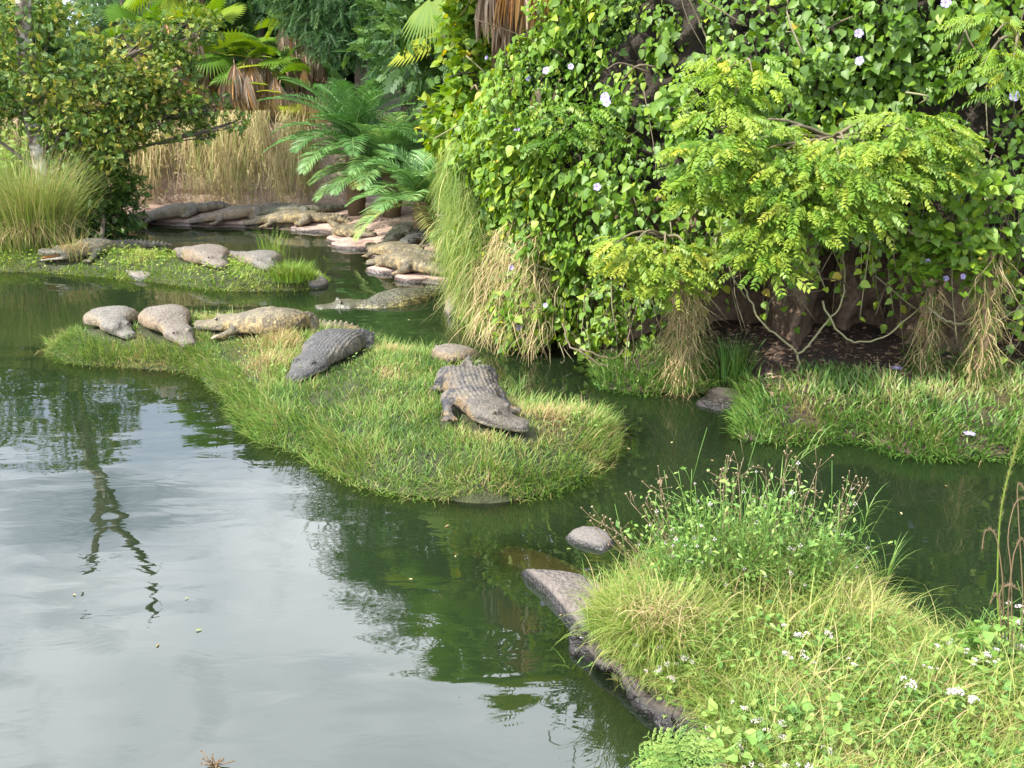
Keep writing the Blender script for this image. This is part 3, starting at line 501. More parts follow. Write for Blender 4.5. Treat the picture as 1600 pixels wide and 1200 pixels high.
# ------------------------------------------------------------------ grasses on the land
grass_on(A, 'grass', M['grass'], 200000, .115, .0078, 1.15, 'dense green grass mat covering the near crocodile island', avoid=avoid, dry=.10)
grass_on(B, 'grass', M['grass_lime'], 75000, .085, .012, .9, 'low bright green grass on the far island', avoid=avoid, dry=.06, lo=np.array([-12., 0]))
grass_on(RB, 'grass', M['grass_bank'], 60000, .145, .015, 1.0, 'broad bladed green grass along the right bank', avoid=lambda P: sstep(9.05, 9.3, P[:, 1]-.9*(P[:, 0] < 2.0)+.25*noise(P[:, :2], 1.2, 2)) > rng.random(len(P))*.9+.03, hi=np.array([8., 10.2]), dry=.08)
grass_on(PEN, 'grass', M['grass_pale'], 210000, .155, .0050, 1.8, 'long pale yellow green grass lying over the foreground bank', dry=.12, cl=1.3, tint0=.42, nseg=4, hi=np.array([4.2, 9.]))
P, d = PEN.sample(5200, .02, np.array([.2, 2.2]), np.array([4.2, 6.4])); m = len(P); mb = MB()
blades(mb, P+[0, 0, .04], rng.normal(size=(m, 2))+[.5, .1], .36*(.5+.8*rng.random(m)), .0045*(.7+.7*rng.random(m)), 1.5+.7*rng.random(m), np.clip(.66+.25*rng.normal(size=m), 0, 1), 6)
tag(mb.build('grass', M['grass_pale']), 'long arching straw pale blades lying across the foreground grass', kind='stuff')
# broad-leaved ground cover between the foreground grass
def leafy_cover(land, n, size, mat, label, lo, hi, thr=.0):
    P, d = land.sample(n, .03, lo, hi); k = noise(P[:, :2]+31, 1.6, 3) > thr; P = P[k]; m = len(P)
    P = P + np.c_[np.zeros((m, 2)), .03+rng.random(m)*.10]; a = rng.uniform(0, 2*PI, m); dd = np.c_[np.cos(a), np.sin(a), rng.uniform(-.3, .5, m)]
    mb = MB(); scat(mb, T_LEAF, P, frames(dd, np.array([0, 0, 1.])+.5*rng.normal(size=(m, 3))), size*(.5+.8*rng.random(m)), np.clip(.5+.25*rng.normal(size=m), 0, 1))
    return tag(mb.build('ground_cover', mat), label, kind='stuff')
def edge_wisps(land, n, ln, wd, mat, label, lo=None, hi=None, tint=.5):
    P, d = land.sample(n, -.02, lo, hi); k = (d < .22) & (noise(P[:, :2]+9, 2.2, 2) > -.25); P = P[k]; m = len(P); eps = .05
    dd = np.stack([sdist(P[:, :2]+[eps, 0], land.poly)-sdist(P[:, :2]-[eps, 0], land.poly), sdist(P[:, :2]+[0, eps], land.poly)-sdist(P[:, :2]-[0, eps], land.poly)], -1); mb = MB()
    blades(mb, P, -unit(dd)+.55*rng.normal(size=(m, 2)), ln*(.4+.9*rng.random(m)), wd*(.6+.8*rng.random(m)), .8+.9*rng.random(m), np.clip(tint+.25*rng.normal(size=m), 0, 1), 5)
    tag(mb.build('grass', mat), label, kind='stuff')
edge_wisps(A, 60000, .20, .008, M['grass'], 'long grass wisps hanging over the near island edge into the water')
edge_wisps(PEN, 30000, .22, .006, M['grass_pale'], 'long grass wisps fringing the foreground bank', np.array([.2, 2.2]), np.array([4.2, 7.]), .55)
edge_wisps(RB, 26000, .22, .014, M['grass_bank'], 'broad grass blades drooping over the right bank edge', np.array([.5, 7.]), np.array([7., 10.]))
leafy_cover(PEN, 14000, .045, M['weed'], 'small leafy weeds threaded through the foreground grass', np.array([.3, 1.8]), np.array([4.2, 6.3]), .0)
leafy_cover(A, 5000, .035, M['weed'], 'small leaved weeds in the near island grass', None, None, .3)
leafy_cover(B, 9000, .055, M['grass_lime'], 'bright low leaves covering the front of the far island', np.array([-11., 0]), None, -.1)
# brown fallen leaves on the shaded soil
P, d = RB.sample(1500, .1, np.array([1.9, 8.6]), np.array([6, 10.6])); a = rng.uniform(0, 2*PI, len(P)); mb = MB()
scat(mb, T_LEAF, P+[0, 0, .015], frames(np.c_[np.cos(a), np.sin(a), 0*a], [0, 0, 1.]+.3*rng.normal(size=(len(P), 3))), rng.uniform(.03, .09, len(P)), .6*rng.random(len(P)))
tag(mb.build('fallen_leaves', M['deadpalm']), 'brown dead leaves littering the dark soil under the vine', kind='stuff')

# ------------------------------------------------------------------ rocks
def rock(name, label, px, z0, top, mat, inset=.82, base=-.35, cat='rock', bump=.02, tilt=(0, 0), sharp=False):
    poly = poly_px(px, z0); poly = np.concatenate([np.linspace(a_, b_, 5)[:-1] for a_, b_ in zip(poly, np.roll(poly, -1, 0))]) if sharp else densify(poly, 5); c = poly.mean(0); V = []; rings = [(base, 1.08), (z0-.03, 1.03), (z0+.3*top, .985), (z0+.75*top, .5+.5*inset), (z0+top, inset), (z0+top*1.03, inset*.6), (z0+top*1.05, inset*.25)]
    n = len(poly)
    for zz, k in rings:
        R = c + (poly-c)*k; hz = zz + ((R-c)@np.array(tilt))*(zz > z0); Q = np.c_[R, np.full(n, 0)+hz]; Q[:, :2] += np.c_[noise(Q, 4, 3), noise(Q+7, 4, 3)]*bump*1.5; Q[:, 2] += noise(Q+3, 5, 3)*bump*(zz > z0); V.append(Q)
    V.append(V[-1].mean(0)[None]); V = np.vstack(V); m = len(rings); i = np.arange(m-1)[:, None]*n; j = np.arange(n)[None]; k = (j+1) % n
    f = np.stack([i+j, i+k, i+n+k, i+n+j], -1).reshape(-1, 4); tr = np.stack([(m-1)*n+np.arange(n), (m-1)*n+(np.arange(n)+1) % n, np.full(n, m*n)], -1)
    return tag(link(name, make_mesh(name, V, [f, tr]), mat), label, cat)
rock('rock', 'flat topped grey stone standing alone in the water before the flowering bush', [(885,842),(893,834),(912,828),(936,829),(952,839),(961,852),(945,862),(922,856),(898,850)], 0, .042, M['rockflat'], .82, bump=.008, sharp=True)
rock('rock_slab', 'long pink grey rock slab sloping into the water at the tip of the foreground bank', [(813,897),(835,900),(875,904),(915,912),(960,930),(1000,960),(985,1000),(930,1000),(908,992),(880,962),(850,928)], 0, .075, M['slab'], .86, bump=.012, sharp=True)
rock('sunken_rock', 'brown rock slab lying just under the water beside the pale slab', [(776,862),(800,857),(832,862),(870,876),(905,890),(930,902),(870,903),(830,897),(800,888)], -.055, .03, M['shelf'], .88, bump=.008)
rock('rock', 'pale stone at the right tip of the far island', [(470,446),(480,438),(497,436),(510,443),(503,450),(483,452)], 0, .10, M['rock'], .7)
rock('rock', 'low brownish stone on the front edge of the far island', [(190,429),(215,425),(240,429),(245,436),(215,438)], 0, .09, M['rock'], .75)
rock('rock', 'small dark stone on the left shore of the near island', [(295,577),(305,570),(315,576),(308,583)], 0, .08, M['rock'], .7)
rock('rock', 'small dark stone right of another on the left shore of the near island', [(318,582),(330,574),(343,584),(336,594)], 0, .09, M['rock'], .7)
rock('rock', 'dark wet boulder at the water edge below the hanging grass column', [(1085,632),(1105,618),(1145,616),(1172,622),(1170,636),(1125,642)], 0, .07, M['wetrock'], .8)
rock('rock', 'pale stone low in the mouth of the vine mound beside the channel', [(690,487),(700,478),(716,480),(716,492),(700,496)], 0, .14, M['rock'], .7)
for k, (x, y, w_, d_) in enumerate([(430,352,60,4),(320,346,45,3),(500,360,50,4),(540,377,30,6),(555,386,40,6),(600,402,22,4),(610,424,38,6),(645,437,30,6)]):
    rock('mud_ledge', ['flat pink mud ledge under the middle crocodile of the far bank','flat pink mud ledge farthest left on the far bank','flat pink mud ledge left of the plump pale yellow crocodile','pale mud ledge in front of the plump pale yellow crocodile','low wet mud ledge in the channel below the plump crocodile','small pale stone before the open orange mouth','flat pinkish ledge under the snout of the front yellow crocodile','dark wet ledge below the front yellow crocodile'][k],
         [(x-w_,y),(x-w_*.4,y-d_),(x+w_*.5,y-d_*.8),(x+w_,y+1),(x+w_*.3,y+d_*.7),(x-w_*.5,y+d_*.6)], 0, .07, M['mud'], .9, cat='ledge')
# rim of rock along the foreground bank's left edge
rim = smooth_path([at(905,985,.02),at(935,1030,.02),at(965,1058,.02),at(1000,1085,.02),at(1042,1117,.02),at(1080,1145,.02),at(1115,1180,.02),at(1150,1230,.02),at(1180,1300,.02)], 60)
ns = 10
tn = unit(np.gradient(rim, axis=0)); ln = np.stack([-tn[:, 1], tn[:, 0], 0*tn[:, 0]], -1)
if (ln[10]@(np.array([2., 3, 0])-rim[10])) > 0: ln = -ln
prof = [(-.22, -.1), (-.12, .06), (-.05, .07), (-.01, .085), (.01, .085), (.02, .065), (.025, .03), (.02, -.02), (.03, -.3), (-.2, -.35)]
V = np.array([[p + l*a + [0, 0, b] for a, b in prof] for p, l in zip(rim, ln)]); V += (noise(V.reshape(-1, 3), 5, 3)[:, None]*np.array([.06, .06, .05])).reshape(V.shape)
i = np.arange(59)[:, None]*ns; j = np.arange(ns)[None]; k = (j+1) % ns
tag(link('rock_edge', make_mesh('rock_edge', V.reshape(-1, 3), [np.stack([i+j, i+k, i+ns+k, i+ns+j], -1).reshape(-1, 4)]), M['wetrock']), 'long low rock edge holding the left side of the foreground bank', 'rock edge')

# ------------------------------------------------------------------ rock bank and the vine over it
LU = VS[-1]
def bank_off(u, z):                        # how far the rock face stands behind the vine line
    p, _ = vline(u); cave = sstep(.9, 1.5, p[:, 0])
    col = .85*np.maximum(0, np.sin(u*4.3+.6+.5*np.sin(u*1.7)))**.6 + .12*np.sin(u*11+2)
    return -.30 - cave*(1.15 - col)*(1-sstep(1.05, 1.75, z)) - .12*np.maximum(0, z-2)*(1-cave*.6) + noise(np.c_[p, z], 1.5, 3)*.12 + noise(np.c_[p*1.2, z*.5], 5, 2)*.03 - .30*np.abs(noise(np.c_[p*1.1, z*.8]+40, 1.5, 3))**.7 - .10*np.exp(-(noise(np.c_[p*.5, z*1.6]+60, 1.6, 2)/.07)**2)
u = np.linspace(0, LU, 520); zz = np.linspace(-.6, 5.2, 110); UU, ZZ = np.meshgrid(u, zz); uu = UU.ravel(); z_ = ZZ.ravel(); p, nrm = vline(uu)
topz = np.interp(uu, [0, u_of_x(0,11), u_of_x(.6), u_of_x(1.5), LU], [1.7, 2.2, 3.2, 4.6, 5.0]); zc = np.minimum(z_, topz + .2*noise(p, .8, 2)); back = (z_-zc)
pos = p + nrm*(bank_off(uu, zc) - back*2.2)[:, None]
i = np.arange(109)[:, None]*520 + np.arange(519)[None]
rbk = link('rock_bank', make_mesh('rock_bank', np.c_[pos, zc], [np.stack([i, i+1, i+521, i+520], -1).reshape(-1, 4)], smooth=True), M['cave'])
rbk.data.materials.append(M['gapshade']); rbk.data.polygons.foreach_set('material_index', (zc.reshape(110, 520)[:-1, :-1].ravel() + .25*noise(np.c_[pos, zc], 2.5, 2).reshape(110, 520)[:-1, :-1].ravel() > 1.7).astype(np.int32))  # upper face coloured dark, standing in for shade in the leaf gaps
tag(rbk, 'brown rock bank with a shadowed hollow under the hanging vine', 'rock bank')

vine = thing('climbing_vine', 'sprawling green climbing vine with pale lavender flowers draped over the rock bank', 'vine', (2.0, 9.2, .3))
def ztop(u): return np.interp(u, [0, u_of_x(-.9,14.4), u_of_x(-.6,12), u_of_x(0,11), u_of_x(.6), u_of_x(1.3), LU], [1.8, 2.2, 2.6, 3.2, 4.3, 5.4, 5.8])
def zbot(u):
    p, _ = vline(u); x = p[:, 0]
    b = np.interp(x, [-1, .1, .5, .9, 1.3, 1.75, 2.0, 2.6, 3.3, 3.7, 4.1, 4.6, 6], [.12, .12, .2, .35, .75, .95, 1.35, 1.55, 1.5, 1.35, 1.45, 1.15, .7])
    return b - .12 + .20*np.abs(noise(np.c_[u*0+3, u*2.2], 1.5, 3))
def voff(u, z):
    p, _ = vline(u); left = 1-sstep(-.2, .8, p[:, 0])
    zt = ztop(u); bul = .45*np.sin(PI*np.clip(z/np.maximum(zt, 1), 0, 1))**.8
    return bul*left + (1-left)*(.10+.22*sstep(.9, 1.6, z)*np.exp(-((z-1.9)/1.1)**2)) - .10*np.maximum(0, z-2.4)*(1-left) + .30*noise(np.c_[p*1.0, z*.8], .9, 3) + .14*noise(np.c_[p, z]+3, 2.4, 2)
def vine_leaves(n, size, tpl, mat, name, thr, tint0, depth=.35, umin=0., umax=None, zlo=None, zhi=None, sc=.25):
    u = rng.uniform(umin, umax or LU-.5, n); zt = ztop(u); zb = zbot(u) if zlo is None else zlo; zt = zt if zhi is None else np.minimum(zt, zhi); z = zb + (zt-zb)*rng.random(n)
    p, nn = vline(u); cl = .6*noise(np.c_[p*1.3, z*1.2], 1.6, 3) + .6*noise(np.c_[p*2.0, z*.55]+17, 1.7, 3); k = cl + .35*noise(np.c_[p, z]+9, 4, 2) > thr + .25*rng.normal(size=n)*.5; k &= z < zt+.1
    u, z, p, nn, cl, zb_, zt_ = u[k], z[k], p[k], nn[k], cl[k], np.broadcast_to(zb, n)[k], zt[k]; m = len(u)
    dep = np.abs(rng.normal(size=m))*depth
    q = np.c_[p + nn*(voff(u, z) - dep + .22*cl)[:, None], z]
    n3 = np.c_[nn, np.zeros(m)]; d = np.c_[nn*.45, np.full(m, -.8)] + rng.normal(size=(m, 3))*.55
    R = frames(d, n3*.9 + np.array([-.25, -.1, .75]) + rng.normal(size=(m, 3))*.5)
    t = tint0 + .17*rng.normal(size=m) + .16*noise(q+4, .9, 2) - .2*np.clip(dep/depth-1, 0, 1) + (rng.random(m) < .025)*.4  # leaves deeper in the mass tinted darker, shade put into the colour
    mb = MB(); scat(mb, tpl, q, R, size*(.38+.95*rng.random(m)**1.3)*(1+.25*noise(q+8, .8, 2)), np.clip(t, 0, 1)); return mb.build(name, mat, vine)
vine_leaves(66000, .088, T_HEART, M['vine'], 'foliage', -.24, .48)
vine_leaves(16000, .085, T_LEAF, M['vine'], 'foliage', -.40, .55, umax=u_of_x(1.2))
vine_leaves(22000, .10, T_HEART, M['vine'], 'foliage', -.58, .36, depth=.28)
# shoots and stems of the vine hanging in the hollow
mb = MB(); lf = []
for k in range(420):
    u0 = rng.uniform(u_of_x(-.5, 11.5), LU-.8); p, nn = vline(np.array([u0])); zb = float(zbot(np.array([u0]))[0]); z0 = zb + rng.uniform(.1, .9); ln_ = rng.uniform(.25, 1.1)*min(1, z0); o = rng.uniform(-.35, .25); a = np.r_[p[0] + nn[0]*o, z0]
    pts = smooth_path([a, a+[rng.normal()*.06, rng.normal()*.06, -ln_*.5], a+[rng.normal()*.12, rng.normal()*.12, -ln_]], 8); pts[:, 2] = np.maximum(pts[:, 2], .05); tube(mb, pts, np.linspace(.006, .003, 8)*rng.uniform(.7, 1.6), 4, rng.random())
    if rng.random() < .62: lf += [q for q in pts[2:]]
for k in range(260):                       # woody stems seen in the gaps
    u0 = rng.uniform(1, LU-.8); z0 = rng.uniform(.8, 4.5); p, nn = vline(np.array([u0])); a = np.r_[p[0]+nn[0]*rng.uniform(-.25, .15), z0]; d = np.array([rng.normal()*.5, rng.normal()*.1, rng.normal()*.6])
    tube(mb, smooth_path([a, a+d*.4+rng.normal(size=3)*.06, a+d*.8+rng.normal(size=3)*.1], 8), rng.uniform(.004, .011), 4, rng.random())
mb.build('stem', M['stem'], vine)
lf = np.array(lf); m = len(lf); mb = MB(); a = rng.normal(size=(m, 3)); a[:, 2] = -.8
scat(mb, T_HEART, lf, frames(a, np.array([-.3, -.8, .6])+.4*rng.normal(size=(m, 3))), rng.uniform(.05, .11, m), np.clip(.5+.2*rng.normal(size=m), 0, 1)); mb.build('hanging_foliage', M['vine'], vine)
# trumpet flowers
def flower_mesh():
    V = [[0, 0, -.15]]; F = []; mbf = MB()
    for k in range(5):
        a = 2*PI*k/5; b = 2*PI/10*1.05; c = lambda r, t, z: [r*math.cos(a+t), r*math.sin(a+t), z]
        mbf.add([c(.06, 0, -.35), c(.42, -b, .02), c(.95, -b*.75, .06), c(1.02, 0, .0), c(.95, b*.75, .06), c(.42, b, .02), c(.5, 0, .0)], [np.array([[0, 1, 6], [0, 6, 5]]), np.array([[1, 2, 3, 6], [6, 3, 4, 5]])])
    return mbf.build('flower', M['lav'], mesh_only=True)
FM = flower_mesh()
for x, y, s in [(945,152,1.3),(808,206,1.2),(933,292,1),(853,110,1),(825,122,.8),(892,104,.8),(1342,52,1.1),(1343,95,1.1),(1585,150,1.2),(1478,4,1.2),(799,418,.8),(811,512,1),(852,477,.7),(795,332,.6),(763,313,.6),(1450,408,.6),(1505,432,.7),(1478,435,.7),(948,160,1.1),(760,90,.6)]:
    X0 = (x-800)/1570*10; best = None
    for u0 in np.linspace(u_of_x(-.6, 12), LU-.8, 240):   # meet the leaf surface along the view line
        p, nn = vline(np.array([u0])); q = p[0]+nn[0]*.3; d = ray(x, y); t = q[1]/d[1]; e = abs(d[0]*t-q[0])
        if best is None or e < best[0]: best = (e, u0, CAM+d*t)
    z0 = best[2][2]; p, nn = vline(np.array([best[1]])); o = float(voff(np.array([best[1]]), np.array([z0]))[0])+.16
    yy = (p[0]+nn[0]*o)[1]; q = atd(x, y, yy)
    f = link('flower', FM, None, vine); f.location = q; f.scale = [.037*s]*3; f.rotation_euler = Vector((-.25+rng.normal()*.3, -1, .35)).to_track_quat('Z', 'Y').to_euler()

# hanging dry grass over the left mound and the columns of hanging grass
def strands(mb, P, length, width, out, tint, sway=.12, seg=4):
    m = len(P); t = np.linspace(0, 1, seg+1)[None, :, None]
    drift = np.c_[rng.normal(size=(m, 2))*sway, np.zeros(m)][:, None]; C = P[:, None] + out[:, None]*(1-(1-t)**2)*.6 + drift*t**1.5 + np.array([0, 0, -1.])*(length[:, None, None]*(t**1.35)) + np.array([0, 0, .25])*np.sin(PI*np.minimum(t*2.2, 1))*length[:, None, None]*.12 + .05*np.sin(rng.uniform(0, 6, (m, 1, 1)) + t*rng.uniform(3, 8, (m, 1, 1)))*rng.normal(size=(m, 1, 3))*[1, 1, .4]*t
    C[..., 2] = np.maximum(C[..., 2], .015); a = rng.uniform(0, PI, m); sd_ = np.c_[np.cos(a), np.sin(a)*.4, np.zeros(m)][:, None]*(width[:, None, None]*np.maximum(.12, 1-t**2)*.5)
    V = np.stack([C-sd_, C+sd_], 2).reshape(m, -1, 3); k = 2*(seg+1); q = np.array([[2*i, 2*i+1, 2*i+3, 2*i+2] for i in range(seg)]); off = (np.arange(m)*k)[:, None, None]
    mb.add(V.reshape(-1, 3), [(q[None]+off).reshape(-1, 4)], np.repeat(tint, k))
def mound_strands(n, ua, ub, z0, z1, mat, label, tint, ln, wd, thr=-.1, seed=0):
    u = rng.uniform(ua, ub, n); z = rng.uniform(z0, z1, n); p, nn = vline(u); k = noise(np.c_[p, z*.5]+seed, 1.8, 3) > thr; u, z, p, nn = u[k], z[k], p[k], nn[k]; m = len(u)
    P = np.c_[p + nn*(voff(u, z)-.05+rng.normal(size=m)*.08)[:, None], z]; mb = MB(); strands(mb, P, ln*(.5+rng.random(m)), wd*(.6+.8*rng.random(m)), np.c_[nn, 0*u]*rng.uniform(.05, .35, m)[:, None], np.clip(tint+.25*rng.normal(size=m), 0, 1))
    return mb.build('dry_grass', mat), label
o, lb = mound_strands(3000, u_of_x(-.28, 13.8), u_of_x(.55), .2, 1.5, M['straw'], 'dry straw coloured grass hanging down the front of the vine mound', .60, .34, .009, .02); tag(o, lb, kind='stuff')
o, lb = mound_strands(12000, u_of_x(-.2, 15.6), u_of_x(.1, 11.2), .35, 2.2, M['grass_pale'], 'feathery yellow green grass spilling over the left shoulder of the mound', .45, .4, .010, -.35, 5); tag(o, lb, kind='stuff')
def column(label, x, y, ztop_, r, n, bend=.35):
    b = on(x, y); root = thing('hanging_grass_column', label, 'grass column', b, 'grass covered columns under the vine')
    core = MB(); ph = rng.uniform(0, 6)
    tube(core, smooth_path([b+[0, 0, -.05], b+[.04, .02, ztop_*.4], b+[-.03, .04, ztop_*.75], b+[.02, .08, ztop_]], 14), r*.55*(1+.2*np.sin(np.arange(14)*1.3+ph)), 8, .3); core.build('root_core', M['drystem'], root, True)
    m = n; t = rng.random(m); a = rng.uniform(0, 2*PI, m); P = b + np.c_[np.cos(a)*r*.6, np.sin(a)*r*.6, ztop_*t]; mb = MB()
    strands(mb, P, .26*(.3+1.2*rng.random(m)), .009*(.5+rng.random(m)), np.c_[np.cos(a), np.sin(a), 0*a]*(rng.uniform(.0, .20, m)*(1.2-.6*t))[:, None], np.clip(.4+.35*rng.normal(size=m), 0, 1), .12); mb.build('dry_strands', M['straw'], root)
    m = int(n*1.1); t = rng.random(m)**2.2; a = rng.uniform(0, 2*PI, m); P = b + np.c_[np.cos(a)*r*(.5+1.3*(1-t)**3*rng.random(m)), np.sin(a)*r*(.5+1.3*(1-t)**3*rng.random(m)), ztop_*t*.9]; mb = MB()
    blades(mb, P, np.c_[np.cos(a), np.sin(a)], .20*(.5+rng.random(m)), np.full(m, .011), 1.0+.8*rng.random(m), np.clip(.5+.25*rng.normal(size=m), 0, 1)); mb.build('green_blades', M['grass_bank'], root)
column('thick column of hanging grass and roots under the lime green bush', 1065, 606, 1.15, .17, 800)
column('slender grass covered root column left of a thicker one under the vine', 1440, 588, .85, .085, 260)
column('tall grass covered root column right of the slender one by the hollow', 1522, 600, 1.25, .11, 420)
# lianas
def liana(label, paths, Y0, r, name='liana', mat='stem', tint=.7, cat='liana'):
    mb = MB()
    for pth in paths:
        pts = [on(x, y) if Y0 is None else atd(x, y, Y0+dy) for x, y, dy in pth]; pts = smooth_path(pts, 26); pts[:, 2] = np.maximum(pts[:, 2], .02); pts += .006*rng.normal(size=pts.shape); tube(mb, pts, np.linspace(r, r*.7, 26), 6, tint)
    return tag(mb.build(name, M[mat], smooth=True), label, cat)
liana('bare forked grey sapling with two thin stems rising from the bank grass', [[(1247,592,0),(1247,560,0),(1240,545,.02),(1212,523,.03),(1188,500,.05),(1172,470,.1),(1160,445,.15)],[(1246,552,0),(1258,545,0),(1268,532,0),(1290,505,.02),(1312,478,.05),(1320,440,.1),(1317,395,.15)]], 9.05, .012, 'sapling', 'stem', .95, 'sapling')
liana('yellow green liana sagging in a loop across the rock hollow', [[(1285,470,.1),(1300,505,.05),(1325,530,0),(1345,535,0),(1375,528,0),(1405,508,0),(1432,486,.02),(1455,450,.05),(1475,385,.1)]], 8.95, .010, tint=.98)
liana('grey brown liana sagging right of the loop towards the frame edge', [[(1452,480,0),(1470,497,0),(1492,505,0),(1520,505,0),(1560,500,0),(1585,485,0),(1605,460,.05),(1640,400,.1)]], 8.75, .013, tint=.85)
liana('curved brown branch under the bright feathery bush', [[(1392,330,.2),(1405,350,.1),(1430,366,0),(1460,376,0),(1502,380,-.05)]], 8.7, .014, 'branch', tint=.6, cat='branch')
liana('thin twisted root looping at the water edge beside the mound', [[(880,505,.2),(890,540,.1),(915,548,0),(960,560,-.05),(975,545,0)],[(905,548,0),(940,570,-.05),(965,575,-.1),(975,600,-.15)]], 9.75, .011, 'root', tint=.5, cat='root')

# ------------------------------------------------------------------ feathery bushes in front of the vine
def feathery(label, origin, sprays, Y, tpl, mat, size, per, name='feathery_bush', tint0=.55, cat='bush', dirx=-.25):
    o = atd(*origin, Y+.45); root = thing(name, label, cat, o); st = MB(); mb = MB()
    for (x, y, rx, ry, dy) in sprays:
        c = atd(x, y, Y+dy); sx = rx/1570*Y; sy = ry/1570*Y; n = int(per*rx*ry/2500)
        tube(st, smooth_path([o, .5*(o+c)+[0, .05, .12], c+[0, .1, .02]], 10), np.linspace(.018, .006, 10), 5, .6)
        lay = max(2, int(ry/16))
        for k in range(n):
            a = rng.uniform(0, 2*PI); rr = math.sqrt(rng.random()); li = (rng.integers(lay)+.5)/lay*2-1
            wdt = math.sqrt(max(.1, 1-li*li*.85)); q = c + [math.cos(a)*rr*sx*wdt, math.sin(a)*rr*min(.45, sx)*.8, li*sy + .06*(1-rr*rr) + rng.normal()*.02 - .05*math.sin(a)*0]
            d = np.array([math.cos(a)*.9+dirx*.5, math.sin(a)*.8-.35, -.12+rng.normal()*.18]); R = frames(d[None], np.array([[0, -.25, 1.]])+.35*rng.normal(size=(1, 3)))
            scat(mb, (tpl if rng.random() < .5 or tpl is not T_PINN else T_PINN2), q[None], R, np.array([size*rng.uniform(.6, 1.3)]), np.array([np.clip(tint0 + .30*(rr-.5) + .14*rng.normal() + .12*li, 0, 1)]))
    st.build('branch', M['stem'], root); mb.build('foliage', M[mat], root)
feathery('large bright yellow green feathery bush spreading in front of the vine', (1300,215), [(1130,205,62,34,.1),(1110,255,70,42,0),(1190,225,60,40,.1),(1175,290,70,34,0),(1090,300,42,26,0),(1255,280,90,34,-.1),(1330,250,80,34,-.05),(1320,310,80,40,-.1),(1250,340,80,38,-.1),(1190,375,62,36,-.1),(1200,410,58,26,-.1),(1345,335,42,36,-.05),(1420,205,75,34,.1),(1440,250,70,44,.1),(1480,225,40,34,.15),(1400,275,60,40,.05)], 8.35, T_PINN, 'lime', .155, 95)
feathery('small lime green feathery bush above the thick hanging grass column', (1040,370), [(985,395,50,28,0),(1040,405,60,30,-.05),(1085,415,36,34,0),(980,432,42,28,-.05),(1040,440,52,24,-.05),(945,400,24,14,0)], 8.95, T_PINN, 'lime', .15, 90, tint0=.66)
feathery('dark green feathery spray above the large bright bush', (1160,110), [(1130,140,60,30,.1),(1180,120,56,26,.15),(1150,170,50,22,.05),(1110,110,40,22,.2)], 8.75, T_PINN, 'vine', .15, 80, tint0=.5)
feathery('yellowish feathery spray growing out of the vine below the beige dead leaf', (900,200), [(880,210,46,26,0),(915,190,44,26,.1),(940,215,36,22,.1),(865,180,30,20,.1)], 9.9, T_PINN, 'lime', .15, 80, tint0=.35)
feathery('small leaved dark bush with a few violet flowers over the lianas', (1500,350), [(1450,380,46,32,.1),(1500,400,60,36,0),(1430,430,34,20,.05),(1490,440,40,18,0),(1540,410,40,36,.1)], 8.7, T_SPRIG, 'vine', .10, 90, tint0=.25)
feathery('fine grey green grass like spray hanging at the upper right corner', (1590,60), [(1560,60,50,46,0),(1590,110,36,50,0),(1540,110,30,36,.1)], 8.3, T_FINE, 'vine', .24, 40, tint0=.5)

# ------------------------------------------------------------------ far wall and dry grass
wx0, wx1, wy = -13.5, -2.9, 20.1
nx, nz_ = 170, 34; X, Z = np.meshgrid(np.linspace(wx0, wx1, nx), np.linspace(-.1, 1.72, nz_)); P = np.c_[X.ravel(), np.zeros(X.size), Z.ravel()]
row = np.floor(P[:, 2]/.42); joint = np.minimum(np.abs((P[:, 2]/.42) % 1-.0), 1-(P[:, 2]/.42) % 1)*.42
P[:, 1] = wy + .10*noise(P, .8, 3) - .06*np.minimum(1, joint/.05) + .05*np.sin(row*5+np.floor(P[:, 0]/.8+row*.37)*7) + .25*P[:, 2]/1.7
top = P[P[:, 2] > 1.71].copy(); V = np.vstack([P, top+[0, .9, .05]]); i = np.arange(nz_-1)[:, None]*nx + np.arange(nx-1)[None]; f = np.stack([i, i+1, i+nx+1, i+nx], -1).reshape(-1, 4)
a0 = (nz_-1)*nx; f2 = np.stack([a0+np.arange(nx-1), a0+np.arange(nx-1)+1, nz_*nx+np.arange(nx-1)+1, nz_*nx+np.arange(nx-1)], -1)
tag(link('retaining_wall', make_mesh('retaining_wall', V, [f, f2]), M['wall']), 'tan stone retaining wall behind the far bank, half hidden by dry grass', 'wall')
def wallgrass(n, z0, z1, xa, xb, thr, ln, tint, sd):
    nc = 75; cx_ = rng.uniform(xa, xb, nc); cw = rng.uniform(.03, .14, nc); cz_ = rng.uniform(z0+.35, z1, nc); cl_ = rng.uniform(.45, 1.35, nc); k = rng.choice(nc, n, p=cw/cw.sum()); m = n; x = cx_[k] + rng.normal(size=n)*cw[k]; z = np.minimum(cz_[k] + rng.normal(size=n)*.18, 2.0); ln = ln*cl_[k]; P = np.c_[x, wy-.05+rng.uniform(-.12, .25, m), z]
    mb = MB(); fl = P[rng.integers(0, m, m//2)]; fl = fl - np.c_[np.zeros((len(fl), 1)), .12*rng.random((len(fl), 1)), rng.random((len(fl), 1))*.9]; fl[:, 2] = np.maximum(fl[:, 2], .2); scat(mb, T_LEAF, fl, frames(rng.normal(size=(len(fl), 3))-[0, 0, .8], np.array([0, -1, .6])+.5*rng.normal(size=(len(fl), 3))), rng.uniform(.04, .11, len(fl)), np.clip(tint+.2+.2*rng.normal(size=len(fl)), 0, 1)); strands(mb, P, ln*(.4+.9*rng.random(m)), .010*(.6+.8*rng.random(m)), np.c_[rng.normal(size=m)*.12, -rng.uniform(.1, .5, m), 0*x], np.clip(tint+.22+.2*rng.normal(size=m), 0, 1), .10); return mb
